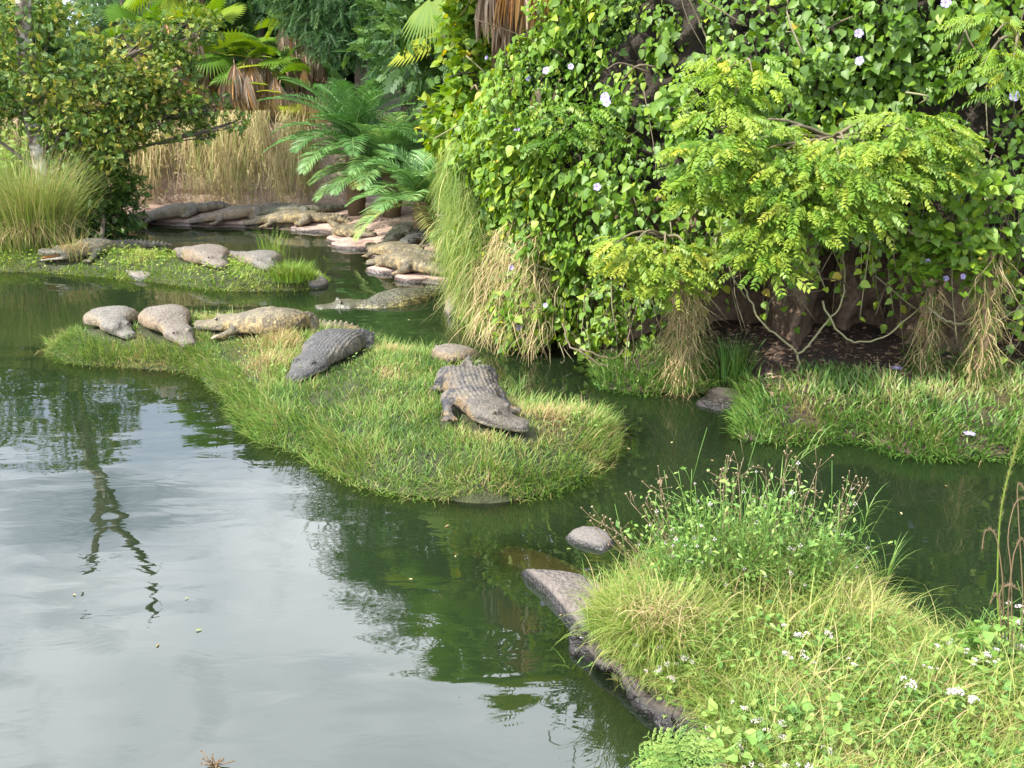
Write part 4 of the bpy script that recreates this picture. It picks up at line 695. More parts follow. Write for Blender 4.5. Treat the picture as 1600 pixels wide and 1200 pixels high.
mb = wallgrass(6500, .75, 2.0, -10.5, -4.0, .12, .95, .62, 1); tag(mb.build('dry_grass', M['straw']), 'long straw grass hanging down the far retaining wall', kind='stuff')
x = rng.uniform(-10.5, -3.2, 5000); P = np.c_[x, rng.uniform(wy+.1, wy+.9, 5000), np.full(5000, 1.72)+.15*noise(np.c_[x, 0*x], 1, 2)]; mb = MB()
blades(mb, P, rng.normal(size=(5000, 2))+[0, -.6], .45*(.4+rng.random(5000)), .014*(.6+.8*rng.random(5000)), .9*(.4+rng.random(5000)), np.clip(.35+.3*rng.normal(size=5000), 0, 1)); tag(mb.build('dry_grass', M['straw']), 'tufted dry grass along the top of the far retaining wall', kind='stuff')

# ------------------------------------------------------------------ palms
def pinnate_frond(base, direction, length, arch, n=42, ll=.42, wd=.022, tint=.5, twist=0):
    t = np.linspace(0, 1, 22); d = unit(direction); h = d.copy(); h[2] = 0; h = unit(h); el = math.asin(d[2]); ang = el - arch*t**1.3
    step = length/21; C = base + np.cumsum(np.vstack([[0, 0, 0], np.stack([np.cos(ang[1:])*step], 1)*h + np.stack([np.sin(ang[1:])*step], 1)*np.array([0, 0, 1.])]), 0)
    mb = MB(); tube(mb, C, np.linspace(.016, .004, 22), 5, .75)
    tt = np.repeat(np.linspace(.14, .995, n), 2); sg = np.tile([-1, 1], n); p = np.stack([np.interp(tt, t, C[:, k]) for k in range(3)], -1); tan = unit(np.stack([np.interp(tt, t, np.gradient(C[:, k])) for k in range(3)], -1))
    side = unit(np.cross(tan, [0, 0, 1.])); upv = np.cross(side, tan); m = 2*n
    fw = .45+.75*tt; dr = unit(side*sg[:, None] + tan*fw[:, None] + upv*(.38-.25*tt)[:, None] + .05*rng.normal(size=(m, 3)))
    L_ = ll*np.sin(PI*np.clip(.18+.80*tt, 0, 1))**.6*(.9+.2*rng.random(m))
    wv = unit(np.cross(dr, upv + .3*rng.normal(size=(m, 3))))*wd*.5; e = p+dr*L_[:, None]; e[:, 2] -= .16*L_; mdl = p + dr*(L_*.5)[:, None]
    V = np.stack([p-wv*.5, mdl-wv, e, mdl+wv, p+wv*.5], 1).reshape(-1, 3); off = (np.arange(m)*5)[:, None]
    mb.add(V, [np.array([[0, 1, 3, 4]])+off, np.array([[1, 2, 3]])+off], np.repeat(np.clip(tint+.1*rng.normal(size=m), 0, 1), 5)); return mb
def date_palm(label, base, n, length, height, lean, tint=.45):
    root = thing('date_palm', label, 'palm', base); mb = MB(); tube(mb, [np.array(base)+[0, 0, -.1], np.array(base)+[.02, 0, height*.5], np.array(base)+[0, 0, height]], [.16, .19, .14], 10, .3); mb.build('trunk', M['drystem'], root, True)
    for k in range(n):
        a = k*2.39996 + rng.uniform(-.2, .2); q = k/n; el = 1.35 - 1.15*q + rng.normal()*.08; d = np.array([math.cos(a)*math.cos(el)+lean[0]*.3, math.sin(a)*math.cos(el)+lean[1]*.3, math.sin(el)])
        pinnate_frond(np.array(base)+[0, 0, height*(.98-.15*q)], d, length*rng.uniform(.8, 1.1)*(1-.15*(q < .12)), rng.uniform(.75, 1.25)+.1*q, tint=tint+rng.uniform(-.15, .15)+(.25 if q > .85 else 0)).build('frond', M['palm'], root)
date_palm('dense date palm with arching feathery fronds at the bend of the channel', on(612,338), 56, 1.7, .85, (0, -.1), .6)
date_palm('second smaller date palm tucked between the first one and the vine mound', np.array([-1.45, 16.4, .25]), 26, 1.35, .55, (.2, -.4), .62)
date_palm('dark date palm with upright fronds standing behind the first palm', np.array([-2.9, 18.8, .3]), 30, 1.8, 1.3, (-.2, 0), .4)
def fan_leaf(base, d, petiole, R, arc=3.6, n=26, droop=.4, fold=.25, split=.5, tint=.5, tip=.0):
    d = unit(d); mb = MB(); pe = np.array([base, base+d*petiole*.5+[0, 0, .03], base+d*petiole]); tube(mb, smooth_path(pe, 6), np.linspace(.016, .009, 6), 5, min(1, tint+.2)); c = pe[-1]
    x = unit(np.cross(d, [0, 0, 1.])); nrm = np.cross(x, d)
    a = np.linspace(-arc/2, arc/2, 2*n+1); rad = [0.02, split, .78, 1.0]; V = []
    for k, r in enumerate(rad):
        for j, al in enumerate(a):
            z = (fold*.10*r if j % 2 else -fold*.10*r); al2 = al if j % 2 or r <= split else al
            if j % 2 == 0 and r > split: al2 = al; rr = split + (r-split)*.12
            else: rr = r*(1-.18*(abs(al)/(arc/2))**2)
            v = c + R*(rr*(math.cos(al2)*d + math.sin(al2)*x) + z*nrm); v[2] -= R*droop*rr**2.2*(.6+.4*abs(math.sin(al)))+tip*max(0, rr-split)*R; V.append(v)
    m = 2*n+1; f = [[k*m+j, k*m+j+1, (k+1)*m+j+1, (k+1)*m+j] for k in range(3) for j in range(m-1)]
    mb.add(np.array(V), [np.array(f)], np.clip(tint+.08*rng.normal(size=len(V)), 0, 1)); return mb
def dead_leaf(base, d, length, spread=.5, n=14, tint=.5):
    n = int(n*1.9); mb = MB(); d = unit(d); tube(mb, smooth_path([base, base+d*length*.25+[0, 0, .02], base+d*length*.38-[0, 0, length*.08]], 6), .011, 4, .35); c = base+d*length*.38-[0, 0, length*.08]; x = unit(np.cross(d, [0, 0, 1.]))
    for k in range(n):
        s_ = (k/(n-1)-.5)*2; L_ = length*rng.uniform(.5, .75); e = c + x*s_*spread*L_*.55 + d*L_*.16*(1-abs(s_)) + [0, 0, -L_]; m_ = .5*(c+e) + x*s_*spread*L_*.16 + d*L_*.12; w_ = x*length*.014*rng.uniform(.6, 1.4) + d*length*.02*rng.normal()
        q = smooth_path([c, m_, e], 6); ww = np.array([.4, 1.1, 1.2, 1., .7, .15])[:, None]*w_; VV = np.stack([q-ww, q+ww + d*.012], 1).reshape(-1, 3); i = np.arange(5)*2; mb.add(VV, [np.stack([i, i+1, i+3, i+2], -1)], np.clip(tint+.22*rng.normal(), 0, 1))
    return mb
def fan_palm(label, base, h, R, nleaf, ndead, els=(1.2, -.35), tint=.5, lean=(0, 0), dead_len=.9, trunk_r=.13, face=None, dtint=.5):
    base = np.array(base, float); root = thing('fan_palm', label, 'fan palm', base, 'fan palms on the banks'); tp = base+[lean[0], lean[1], h]; mb = MB()
    tube(mb, smooth_path([base-[0, 0, .2], .5*(base+tp)+[lean[0]*.1, 0, 0], tp], 12), trunk_r*(1+.06*np.sin(np.arange(12)*2.2)), 12, .3); mb.build('trunk', M['drystem'], root, True)
    for k in range(nleaf):
        a = k*2.39996+rng.uniform(-.3, .3); el = els[0] + (els[1]-els[0])*((k+.5)/nleaf)**.8 + rng.normal()*.1; d = np.array([math.cos(a)*math.cos(el), math.sin(a)*math.cos(el), math.sin(el)])
        fan_leaf(tp, d, R*rng.uniform(.9, 1.3), R*rng.uniform(.8, 1.1), tint=tint+rng.uniform(-.3, .3), droop=.25+.35*max(0, -el+.5)+.1*rng.random()).build('palm_leaf', M['fan'], root)
    for k in range(ndead):
        a = k*2.39996+.5 if face is None else face+rng.uniform(-1.5, 1.5); q = rng.random(); d = np.array([math.cos(a), math.sin(a), .1-.3*q]); b = tp-[0, 0, (.1+.9*q*q)*h*.55*min(1, 1.2/h)]
        dead_leaf(b, d, dead_len*rng.uniform(.7, 1.15), .55, tint=dtint+rng.uniform(-.25, .25)).build('dead_leaf', M['deadpalm'], root)
FB = 1.75
fan_palm('fan palm with broad bright leaves above the middle of the far wall, brown skirt below', (-6.3, 21.2, FB), 1.6, .62, 12, 22, (1.2, -.7), dead_len=.95, dtint=.65)
fan_palm('fan palm low over the far wall with hanging pinkish dead leaves', (-5.15, 21.0, FB), 1.2, .50, 10, 18, (1.2, -.7), tint=.65, dead_len=.85, dtint=.7)
fan_palm('fan palm at the left end of the far palms, partly behind the olive tree', (-7.5, 21.3, FB), 1.4, .62, 10, 16, (1.2, -.7), tint=.45, dead_len=.9, dtint=.6)
fan_palm('fan palm nearest the date palm, dead leaves hanging in shade', (-4.2, 21.6, FB), 1.5, .55, 9, 18, (1.2, -.7), tint=.5, dead_len=.85, dtint=.6)
fan_palm('tall fan palm behind the others with its crown above the far palms', (-6.9, 22.6, FB), 3.0, .75, 18, 12, tint=.4)
fps = [o for o in COL.objects if o.name.startswith('fan_palm') and o.type == 'EMPTY']
for x, y, ln_, ti in [(345,105,.95,.6),(365,95,1.0,.75),(385,100,.95,.65),(405,112,.9,.7),(425,100,.85,.5),(440,115,.8,.75),(455,35,.7,.55),(475,42,.75,.6),(492,60,.7,.5),(290,35,.75,.65),(272,25,.8,.75),(305,45,.8,.6),(440,128,.75,.7),(488,104,.5,.95),(330,165,.6,.6),(505,60,.6,.5),(372,112,1.0,.5),(395,95,1.,.85)]:
    q = min(fps, key=lambda o: abs(o.location.x - atd(x, y, 20.9)[0])); dead_leaf(atd(x, y, 20.75+rng.uniform(-.1, .15)), np.array([rng.normal()*.5, -1, .1]), ln_, .6, 14, ti).build('dead_leaf', M['deadpalm'], q)
for x, y, R_, dx, dz, ti in [(335,70,.50,-.2,.9,.55),(362,62,.50,.3,.9,.6),(310,125,.42,-.5,-.3,.4),(385,85,.42,.6,.1,.85),(300,92,.36,-.6,.0,.8),(405,70,.38,.5,.5,.55),(460,98,.40,.3,.5,.45),(470,70,.36,.3,.6,.5),(430,125,.36,-.2,.1,.9),(448,138,.36,.4,-.4,.85),(415,112,.32,-.5,.1,.75),(470,162,.24,.5,.2,1.),(330,20,.5,-.3,.8,.5),(420,30,.42,.4,.6,.6)]:
    c = atd(x, y+18, 20.6+rng.uniform(-.1, .2)); q = min(fps, key=lambda o: abs(o.location.x - c[0])); fan_leaf(c, unit(np.array([dx, -.55, dz])), .12, R_, 3.4, 20, .25, .25, .55, ti).build('palm_leaf', M['fan'], q)
# tall palm in front of the vine: trunk, brown skirt, crown above the frame
pb = atd(790, 205, 11.6); TP = np.array([pb[0], 11.6, 2.0])
fan_palm('tall fan palm rising out of the vine with a thick skirt of brown dead leaves', TP, 2.1, .6, 22, 0, els=(1.3, -.3), dead_len=1.2, trunk_r=.15)
pr = [o for o in COL.objects if o.name.startswith('fan_palm') and o.type == 'EMPTY'][-1]
for x, y, ln_, sp, ti, yo in [(788,-70,1.0,.7,.55,-.25),(806,-80,1.1,.8,.95,-.32),(822,-75,.98,.7,1.,-.28),(796,-20,.85,.6,.4,-.22),(776,-40,.85,.4,.55,-.2),(826,-60,.85,.6,.8,-.2),(788,30,.65,.4,.25,-.18),(802,20,.75,.45,.45,-.2),(812,-30,.9,.5,.9,-.3)]:
    c = atd(x, y, 11.6+yo+.15); dead_leaf(c, np.array([(x-795)/60, -1, .0]), ln_, sp, 20, ti).build('dead_leaf', M['deadpalm'], pr)
# second palm behind the mound: one drooping yellow green leaf in view
P2 = np.array([-.62, 14.9, 1.2]); fan_palm('fan palm behind the mound whose single yellow green leaf droops into view', P2, 3.6, .9, 16, 5, els=(1.3, -.1), tint=.6)
pr = [o for o in COL.objects if o.name.startswith('fan_palm') and o.type == 'EMPTY'][-1]
c = atd(690, 66, 14.2); fan_leaf(c+[.2, .1, .2], unit(np.array([-.72, -.25, -.16])), .2, .78, 2.0, 20, .5, .3, .55, .92, .25).build('palm_leaf', M['fan'], pr)
for x, y in ((672,-15),(735,-25),(700,-30)): c = atd(x, y, 13.6); fan_leaf(c, unit(np.array([-.1, -.4, -.75])), .12, .55, 1.8, 16, .3, .3, .5, .6, .3).build('palm_leaf', M['fan'], pr)
for lb, x, y, Y, d, ln_, sp, ti in [('beige dead palm leaf hanging on the vine below two lavender flowers', 862, 112, 10.6, (-.5, -.4, -.3), .50, .5, .75), ('thin pale dead leaf hanging right of the beige one on the vine', 880, 122, 10.6, (-.3, -.4, -.3), .38, .3, .7), ('dark brown dead palm leaf drooping at the left edge of the vine', 736, 140, 12.0, (.15, -.4, .1), .62, .35, .2)]:
    c = atd(x, y, Y); o = dead_leaf(c, np.array(d), ln_, sp, 16, ti).build('dead_palm_leaf', M['deadpalm']); tag(o, lb, 'dead leaf')

# ------------------------------------------------------------------ trees
def tree(name, label, cat, base, cl, mat, leaf, tpl, per, trunk_r=.12, trunk_mat='bark', top=None, tint=.5, lim=1.0, group=None, flat=.8, trunk_pts=None, holes=-.9):
    base = np.array(base, float); root = thing(name, label, cat, base, group); tb = MB(); cl = [np.array(c, float) for c in cl]
    top = np.array(top, float) if top is not None else np.mean([c[:3] for c in cl], 0)
    tp = smooth_path(trunk_pts if trunk_pts is not None else [base-[0, 0, .3], base*.55+top*.45+[.1, 0, 0], top], 14); tube(tb, tp, np.linspace(trunk_r, trunk_r*(.78 if trunk_pts is not None else .35), 14), 9, .5)
    bb = MB()
    for c in cl:
        k = np.argmin(np.abs(tp[:, 2]-(base[2]+(c[2]-base[2])*.6))); tube(bb, smooth_path([tp[k], .5*(tp[k]+c[:3])+[0, 0, .1*c[3]], c[:3]], 8), np.linspace(trunk_r*.3, .010, 8), 5, .5)
        for q in range(5):
            e = c[:3]+unit(rng.normal(size=3))*c[3]*.8*[1, 1, flat]; tube(bb, smooth_path([c[:3]*.7+tp[k]*.3, .5*(c[:3]+e)+rng.normal(size=3)*.05, e], 6), np.linspace(.014, .004, 6), 4, .5)
    tb.build('trunk', M[trunk_mat], root, True); bb.build('branch', M['bark'], root, True)
    mb = MB()
    for c in cl:
        r = c[3]; n = int(per*r*r); v = unit(rng.normal(size=(n, 3))); rr = r*rng.random(n)**.45*(1+.35*noise(v*1.0+c[:3], 1.4, 2)); q = c[:3] + v*rr[:, None]*[1, 1, flat]
        k = noise(q, 1.1/max(r, .4)*1.2, 3) > holes; q = q[k]; v = v[k]; rr = rr[k]; n = len(q)
        d = v*.8 + rng.normal(size=(n, 3))*.6 + [0, 0, -.25]; R = frames(d, np.array([-.1, -.2, 1.])+.6*rng.normal(size=(n, 3)))
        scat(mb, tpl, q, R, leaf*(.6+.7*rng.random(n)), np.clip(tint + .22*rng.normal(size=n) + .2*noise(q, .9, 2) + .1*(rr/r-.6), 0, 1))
    mb.build('crown', M[mat], root); return root
# left tree with small olive and yellow leaves, bare forked top above the frame
tb_ = on(88, 372); Yt = tb_[1]; cl = []
for x, y, r, dy in [(25,30,.75,0),(88,30,.5,.3),(60,110,.8,-.2),(150,120,.7,.2),(15,150,.7,0),(110,180,.7,-.3),(190,150,.65,.3),(240,130,.55,.6),(200,210,.5,.2),(290,170,.45,.8),(340,165,.3,.9),(270,90,.5,.8),(170,240,.5,-.2),(245,55,.45,.8),(310,40,.5,1),(130,250,.4,-.1),(-60,80,.9,0),(-70,180,.8,0),(370,190,.2,.9),(180,190,.6,0),(250,190,.5,.5),(220,150,.6,.6),(140,215,.5,.2),(280,120,.5,.8),(180,70,.4,.8),(320,205,.3,.8)]: c = atd(x, y, Yt+dy); cl.append([*c, r])
tp_ = [tb_-[0, 0, .2], atd(72, 290, Yt), atd(52, 195, Yt), atd(40, 90, Yt), atd(36, 0, Yt), atd(40, -120, Yt)]
lt = tree('olive_leaved_tree', 'slim tree with pale trunk and small yellowing leaves at the left, above the grass clump', 'tree', tb_, cl, 'olive', .10, T_SPRIG, 1900, .15, 'litbark', None, .56, trunk_pts=tp_, flat=.75, holes=-.25)
mb = MB(); q0 = atd(40, -120, Yt)
for e in ([-.75, 0, 1.9], [.55, .2, 2.3]):
    pts = smooth_path([q0-[0, 0, .1], q0+np.array(e)*.4+rng.normal(size=3)*.1, q0+np.array(e)*.75+rng.normal(size=3)*.12, q0+np.array(e)], 14); tube(mb, pts, np.linspace(.125, .025, 14), 6, .5)
    for k in range(3): i = rng.integers(5, 13); tube(mb, np.array([pts[i], pts[i]+rng.normal(size=3)*.15+[0, 0, .12], pts[i]+rng.normal(size=3)*.3+[0, 0, .25]]), [.02, .012, .006], 4, .5)
mb.build('bare_branch', M['bark'], lt)
cl = [[*atd(x, y, Yt+dy), r] for x, y, r, dy in [(135,262,.55,.2),(165,290,.55,.3),(185,325,.5,.4),(150,340,.55,.3),(120,315,.5,.2),(195,285,.4,.4),(112,350,.5,.2),(165,362,.45,.2),(170,240,.4,.3)]]
tree('shrub', 'dark rounded shrub right of the tall golden grass clump', 'shrub', on(150, 378), cl, 'olive', .12, T_SPRIG, 1300, .05, tint=.22, flat=.9)
cl = [[*atd(x, y, 19.5), r] for x, y, r in [(40,240,.6),(10,290,.6),(60,300,.5),(-50,280,.8)]]
tree('shrub', 'sunlit yellow green shrub seen behind the pale trunk', 'shrub', at(30, 340, .2), cl, 'weed', .14, T_SPRIG, 900, .05, tint=.75)
bt = []
def bgtree(label, X, Y, H, r, mat, leaf, tpl, per, n=9, tint=.5, low=.3, name='background_tree', z0=1.8, spread=1.0):
    cl = []
    for k in range(n):
        a = rng.uniform(0, 2*PI); t = low + (1-low)*(k+.5)/n; wv = math.sin(PI*min(.95, .25+.7*t))**.7; cl.append([X+math.cos(a)*r*wv*spread*.8, Y+math.sin(a)*r*wv*.6, z0+(H-z0)*t - .35*r*(t > .85), r*rng.uniform(.5, .72)*(1-.3*t)])
    return tree(name, label, 'tree', (X, Y, z0-.3), cl, mat, leaf, tpl, per, .16, top=(X, Y, H-.5*r), tint=tint, group='trees behind the far wall')
bgtree('blue green fine leaved tree behind the olive tree below the sky gap', -8.9, 24.5, 4.75, 1.1, 'blue', .26, T_FINE, 520, 8, .65)
bgtree('dark fine leaved tree hanging over the far palms on the right', -3.0, 20.6, 9.3, 1.7, 'blue', .22, T_FINE, 900, 16, .45, .30)
bgtree('tall dark fine leaved tree behind the date palm', -2.0, 19.8, 9.8, 1.6, 'blue', .22, T_FINE, 900, 16, .40, .18)
bgtree('dark leaved tree behind the fan palms', -5.7, 23.6, 7.0, 1.7, 'dark', .24, T_SPRIG, 420, 12, .45, .2)
bgtree('dark leaved tree at the far left edge', -14.2, 23.5, 5.4, 1.8, 'dark', .24, T_SPRIG, 420, 12, .5, .1)
bgtree('mid green tree left of the sky gap', -12.6, 24.8, 5.5, 1.3, 'olive', .24, T_SPRIG, 420, 12, .55, .1)
bgtree('green tree standing on the bank above the vine mound', -.3, 15.2, 6.6, 1.6, 'dark', .22, T_SPRIG, 420, 12, .6, .1)
bgtree('leafy tree on top of the vine bank', 1.9, 13.6, 7.2, 1.9, 'dark', .22, T_SPRIG, 420, 14, .7, .1)
bgtree('leafy tree farthest right on top of the vine bank', 5.2, 12.9, 7.0, 2.0, 'dark', .22, T_SPRIG, 380, 12, .7, .1)
cl = [[*atd(x, y, Y), rr] for x, y, Y, rr in [(470,25,20.4,.55),(520,45,20.2,.6),(575,60,19.8,.65),(625,75,19.4,.6),(660,40,19,.6),(600,10,19.4,.7),(540,5,20,.6),(665,110,18.6,.45),(600,110,19,.4),(450,-20,20.4,.6)]]
tree('background_tree', 'dark feathery tree whose low boughs hang between the fan palms and the date palm', 'tree', (-1.6, 19.6, 1.2), cl, 'blue', .20, T_FINE, 1300, .14, top=(-1.8, 19.6, 5.5), tint=.45, group='trees behind the far wall', flat=.7)
# climbing leaves round the palm foot and up the mound's back
def leaf_mass(label, cl, mat, size, per, tpl=T_HEART, tint=.6, name='climbing_shrub', cat='shrub', base=None):
    c0 = np.array(cl[0][:3]) if base is None else np.array(base, float)
    return tree(name, label, cat, c0, cl, mat, size, tpl, per, .03, tint=tint, flat=1.0, holes=-.55)
leaf_mass('green leafy climber wrapped round the trunk left of the brown palm skirt', [[*atd(x, y, 12.4+dy), r] for x, y, r, dy in [(735,110,.42,0),(728,60,.42,0),(735,10,.42,0),(728,-50,.45,0),(750,160,.45,.1),(720,170,.42,.3)]], 'vine', .12, 1800, tint=.42, base=atd(740, 200, 12.6))
leaf_mass('light green leafy shrub on top of the mound above the date palm', [[*atd(x, y, 13.4+dy), r] for x, y, r, dy in [(690,185,.32,0),(720,200,.36,-.2),(700,220,.32,-.2),(760,190,.4,-.8),(790,230,.4,-1.2)]], 'vine', .11, 1800, tint=.52, base=atd(720, 260, 13.2))
# far woods as one mass
m = 26000; a = rng.uniform(-26, 14, m); P = np.c_[a, rng.uniform(27, 33, m), 1.5+rng.random(m)**1.1*(3.2+1.6*noise(np.c_[a*.35, 0*a], 1, 2)-4.0*np.exp(-((a+12.4)/1.0)**2)+2.2*sstep(-6, -3, a))]
mb = MB(); scat(mb, T_SPRIG, P, frames(rng.normal(size=(m, 3)), np.array([0, -.3, 1.])+.7*rng.normal(size=(m, 3))), rng.uniform(.3, .6, m), np.clip(.45+.2*rng.normal(size=m)+.2*noise(P, .5, 2), 0, 1)); tag(mb.build('woods', M['dark']), 'dark green woods far behind the pond', kind='stuff')
# tall golden grass clump
def grass_clump(label, b, n, h, rad, mat, tint, wd=.014, bend=1.1, name='grass_clump', cat='grass clump', dead=.3):
    root = thing(name, label, cat, b); P = b + np.c_[rng.normal(size=(n, 2))*rad*.45, np.zeros(n)]; H = (P-b)[:, :2]/rad*1.2 + rng.normal(size=(n, 2))*.5; mb = MB()
    blades(mb, P, H, h*(.55+.6*rng.random(n)), wd*(.6+.7*rng.random(n)), bend*(.35+1.0*rng.random(n)), np.clip(tint+.22*rng.normal(size=n), 0, 1), 5); mb.build('blades', M[mat], root)
    k = int(n*dead); P = b + np.c_[rng.normal(size=(k, 2))*rad*.4, np.full(k, .1)]; H = rng.normal(size=(k, 2))+[.2, -.8]; mb = MB(); blades(mb, P, H, h*.62*(.5+.7*rng.random(k)), np.full(k, wd*.9), 1.7+.7*rng.random(k), np.clip(.5+.3*rng.normal(size=k), 0, 1), 5); mb.build('dead_blades', M['straw'], root); return root
grass_clump('tall golden green grass clump on the left of the far island', on(50, 389), 2600, 1.6, .55, 'clump', .5)
grass_clump('small drooping straw tuft hanging over the neck of the open mouthed crocodile', on(118, 405), 130, .55, .22, 'clump', .8, .010, 1.5, dead=1.2)
grass_clump('paler grass clump at the left frame edge beside the tall golden one', on(-25, 372), 1500, 1.4, .6, 'clump', .30)
grass_clump('wispy upright grass tuft at the right end of the far island', on(425, 412), 110, .6, .2, 'grass_lime', .3, .010, .7, dead=.05)
grass_clump('rounded bright green tuft right of the wispy one on the far island', on(455, 436), 900, .27, .30, 'grass_lime', .25, .012, 1.1, dead=.05)
grass_clump('dark green upright tuft under the lime bush by the rock hollow', on(1140, 590), 260, .42, .2, 'grass_bank', .35, .012, .8, dead=.1)
grass_clump('wispy pale green grass clump growing among the flowering bush', on(1165, 915), 420, .50, .40, 'grass_bank', .75, .006, .8, dead=.15)
grass_clump('arching yellow green grass tussock at the left tip of the foreground bank', on(1030, 990), 1300, .34, .26, 'grass_pale', .5, .006, 1.9, dead=.25)
for lb, x, y, h in [('star shaped green sedge tuft on the far right edge of the near island', 812, 612, .22), ('green sedge tuft at the water edge right of the foreground bank', 1378, 905, .30), ('upright green sedge tuft growing from the pale rock slab', 922, 925, .22), ('lower green sedge tuft leaning over the water beside the other', 1420, 990, .28)]:
    grass_clump(lb, at(x, y, .05) if x > 1370 else on(x, y), 26, h, .06, 'grass_bank', .6, .008, 1.2, 'sedge_tuft', 'sedge tuft', .1)

# ------------------------------------------------------------------ foreground plants
def octa(c, r): return np.array([[1,0,0],[-1,0,0],[0,1,0],[0,-1,0],[0,0,1],[0,0,-1]])*r+c, [np.array([[0,2,4],[2,1,4],[1,3,4],[3,0,4],[2,0,5],[1,2,5],[3,1,5],[0,3,5]])]
def head_mesh(seed, n=34, r=.030):
    mb = MB(); g = np.random.default_rng(seed); lobes = [np.zeros(3)] + [np.r_[g.normal(size=2)*r*1.1, -r*.2] for _ in range(3)]
    for lb in lobes:
        for k in range(n//3): v = unit(g.normal(size=3)); v[2] = abs(v[2])*.6; V, F = octa(lb+v*r*.62, r*g.uniform(.13, .26)); mb.add(V, F)
    return mb.build('flower_head', M['white'], mesh_only=True)
HM = [head_mesh(k) for k in range(4)]
def weed_stem(seed, h=.22):
    mb = MB(); g = np.random.default_rng(seed); pts = smooth_path([[0, 0, 0], [g.normal()*.02, g.normal()*.02, h*.5], [0, 0, h]], 8)-[0, 0, h]; tube(mb, pts, .0028, 4, .5); q = pts[g.integers(1, 7, 9)]; d = g.normal(size=(9, 3)); d[:, 2] = .1
    scat(mb, T_LEAF, q, frames(d, np.array([0, 0, 1.])+.2*g.normal(size=(9, 3))), g.uniform(.035, .075, 9), g.random(9)); return mb.build('stem', M['weed'], mesh_only=True)
SM = [weed_stem(k+40) for k in range(4)]
WL = [(390,515),(465,522),(485,572),(462,597),(500,618),(855,545),(910,553),(1070,578),(850,452),(905,485),(705,832),(850,762),(846,803),(990,842),(750,885),(850,890),(930,896),(635,762),(630,788),(730,715),(770,752),(540,560),(1305,588),(1395,655),(1440,680),(1375,508),(1425,530),(1480,545),(1330,517),(1545,500),(1590,395),(1577,442),(1588,520),(1250,634),(1510,570),(1450,560),(1380,660),(985,480)]
for k, (x, y) in enumerate(WL):
    px, py = 800+x/2, 750+y/2; b = on(px, py+34, 0) if x < 1300 else on(px, py+50); hgt = .13 if x < 1300 else .26; q = np.array([b[0], b[1], b[2]+hgt]); q = atd(px, py, b[1]) if True else q
    root = thing('white_flowered_weed', 'small weed with a fluffy white flower head growing in the foreground grass', 'weed', b, 'white flowered weeds in the foreground grass')
    o = link('stem', SM[k % 4], None, None); o.parent = root; o.location = Vector(q)-root.location
    o = link('flower_head', HM[k % 4], None, None); o.parent = root; o.location = Vector(q)-root.location; o.rotation_euler.z = rng.uniform(0, 6); s_ = rng.uniform(.5, .95)*(1.0 if y > 600 else .85); o.scale = (s_, s_, s_)
# flowering bush on the tip of the bank
def stems_bush(label, spots, name, mat, leaf, nl, hts, flower=None, cat='bush', stem='weed', tint=.5, thin=.004, tpl=T_LEAF):
    b = on(*spots[0]); root = thing(name, label, cat, b); st = MB(); lf = MB(); tips = []
    for (x, y), (tx, ty) in zip(spots, hts):
        p = on(x, y); e = atd(tx, ty, p[1]+rng.uniform(-.15, .15)); pts = smooth_path([p, .6*p+.4*e+[0, 0, .06], e], 9); tube(st, pts, np.linspace(thin, thin*.5, 9), 4, .4); tips.append(e)
        for k in range(nl):
            q = pts[rng.integers(2, 9)] + rng.normal(size=3)*.035; d = rng.normal(size=3)+[0, 0, -.1]
            scat(lf, tpl, q[None], frames(d[None], np.array([[-.1, -.2, 1.]])+.4*rng.normal(size=(1, 3))), np.array([leaf*rng.uniform(.5, 1.2)]), np.array([np.clip(tint+.22*rng.normal(), 0, 1)]))
        for k in range(3): i = rng.integers(4, 8); q = pts[i]; e2 = q+rng.normal(size=3)*.09+[0, 0, .09]; tube(st, np.array([q, .5*(q+e2)+[0, 0, .015], e2]), thin*.5, 3, .4); tips.append(e2)
    st.build('stem', M[stem], root)
    if nl: lf.build('foliage', M[mat], root)
    return root, tips
sp = [(rng.uniform(1030, 1300), rng.uniform(900, 945)) for _ in range(150)]; ht = [(x+(x-1160)*.28+rng.normal()*26, y-25-rng.random()**1.3*(165-.0020*(x-1165)**2)) for x, y in sp]
rt, tips = stems_bush('bushy leafy plant dotted with tiny white flowers at the tip of the foreground bank', sp, 'flowering_bush', 'weed', .044, 16, ht, tint=.58)
fm = MB(); g = np.random.default_rng(3)
for k in range(9): v = unit(g.normal(size=3))*.010; V, F = octa(v, .0062); fm.add(V, F)
fmm = fm.build('flower', M['white'], mesh_only=True)
for k in rng.choice(len(tips), 75, replace=False): o = link('flower', fmm); o.parent = rt; o.location = Vector(tips[k]+[0, 0, .01])-rt.location; o.scale = [rng.uniform(.45, .95)]*3
def dry_weed(label, base, top, n, spread=50):
    b = on(*base); root = thing('dry_weed', label, 'dry weed', b, 'dry seed stalks over the flowering bush'); mb = MB(); sd_ = MB()
    for k in range(n):
        tx, ty = top[0]+rng.normal()*spread*.35, top[1]+rng.random()*spread*.6; e = atd(tx, ty, b[1]+rng.uniform(-.1, .1)); pts = smooth_path([b+rng.normal(size=3)*[.03, .03, 0], .5*(b+e)+[0, 0, .03]+rng.normal(size=3)*.02, e], 10); tube(mb, pts, np.linspace(.0030, .0015, 10), 4, .7)
        for q in range(9):
            i = rng.integers(5, 10); s0 = pts[i]; e2 = s0 + rng.normal(size=3)*.035 + [0, 0, .045]; tube(mb, np.array([s0, .5*(s0+e2), e2]), .0013, 3, .5); V, F = octa(e2, rng.uniform(.004, .0085)); sd_.add(V, F, rng.uniform(.5, 1))
    mb.build('stem', M['drystem'], root); sd_.build('seed_head', M['drystem'], root)
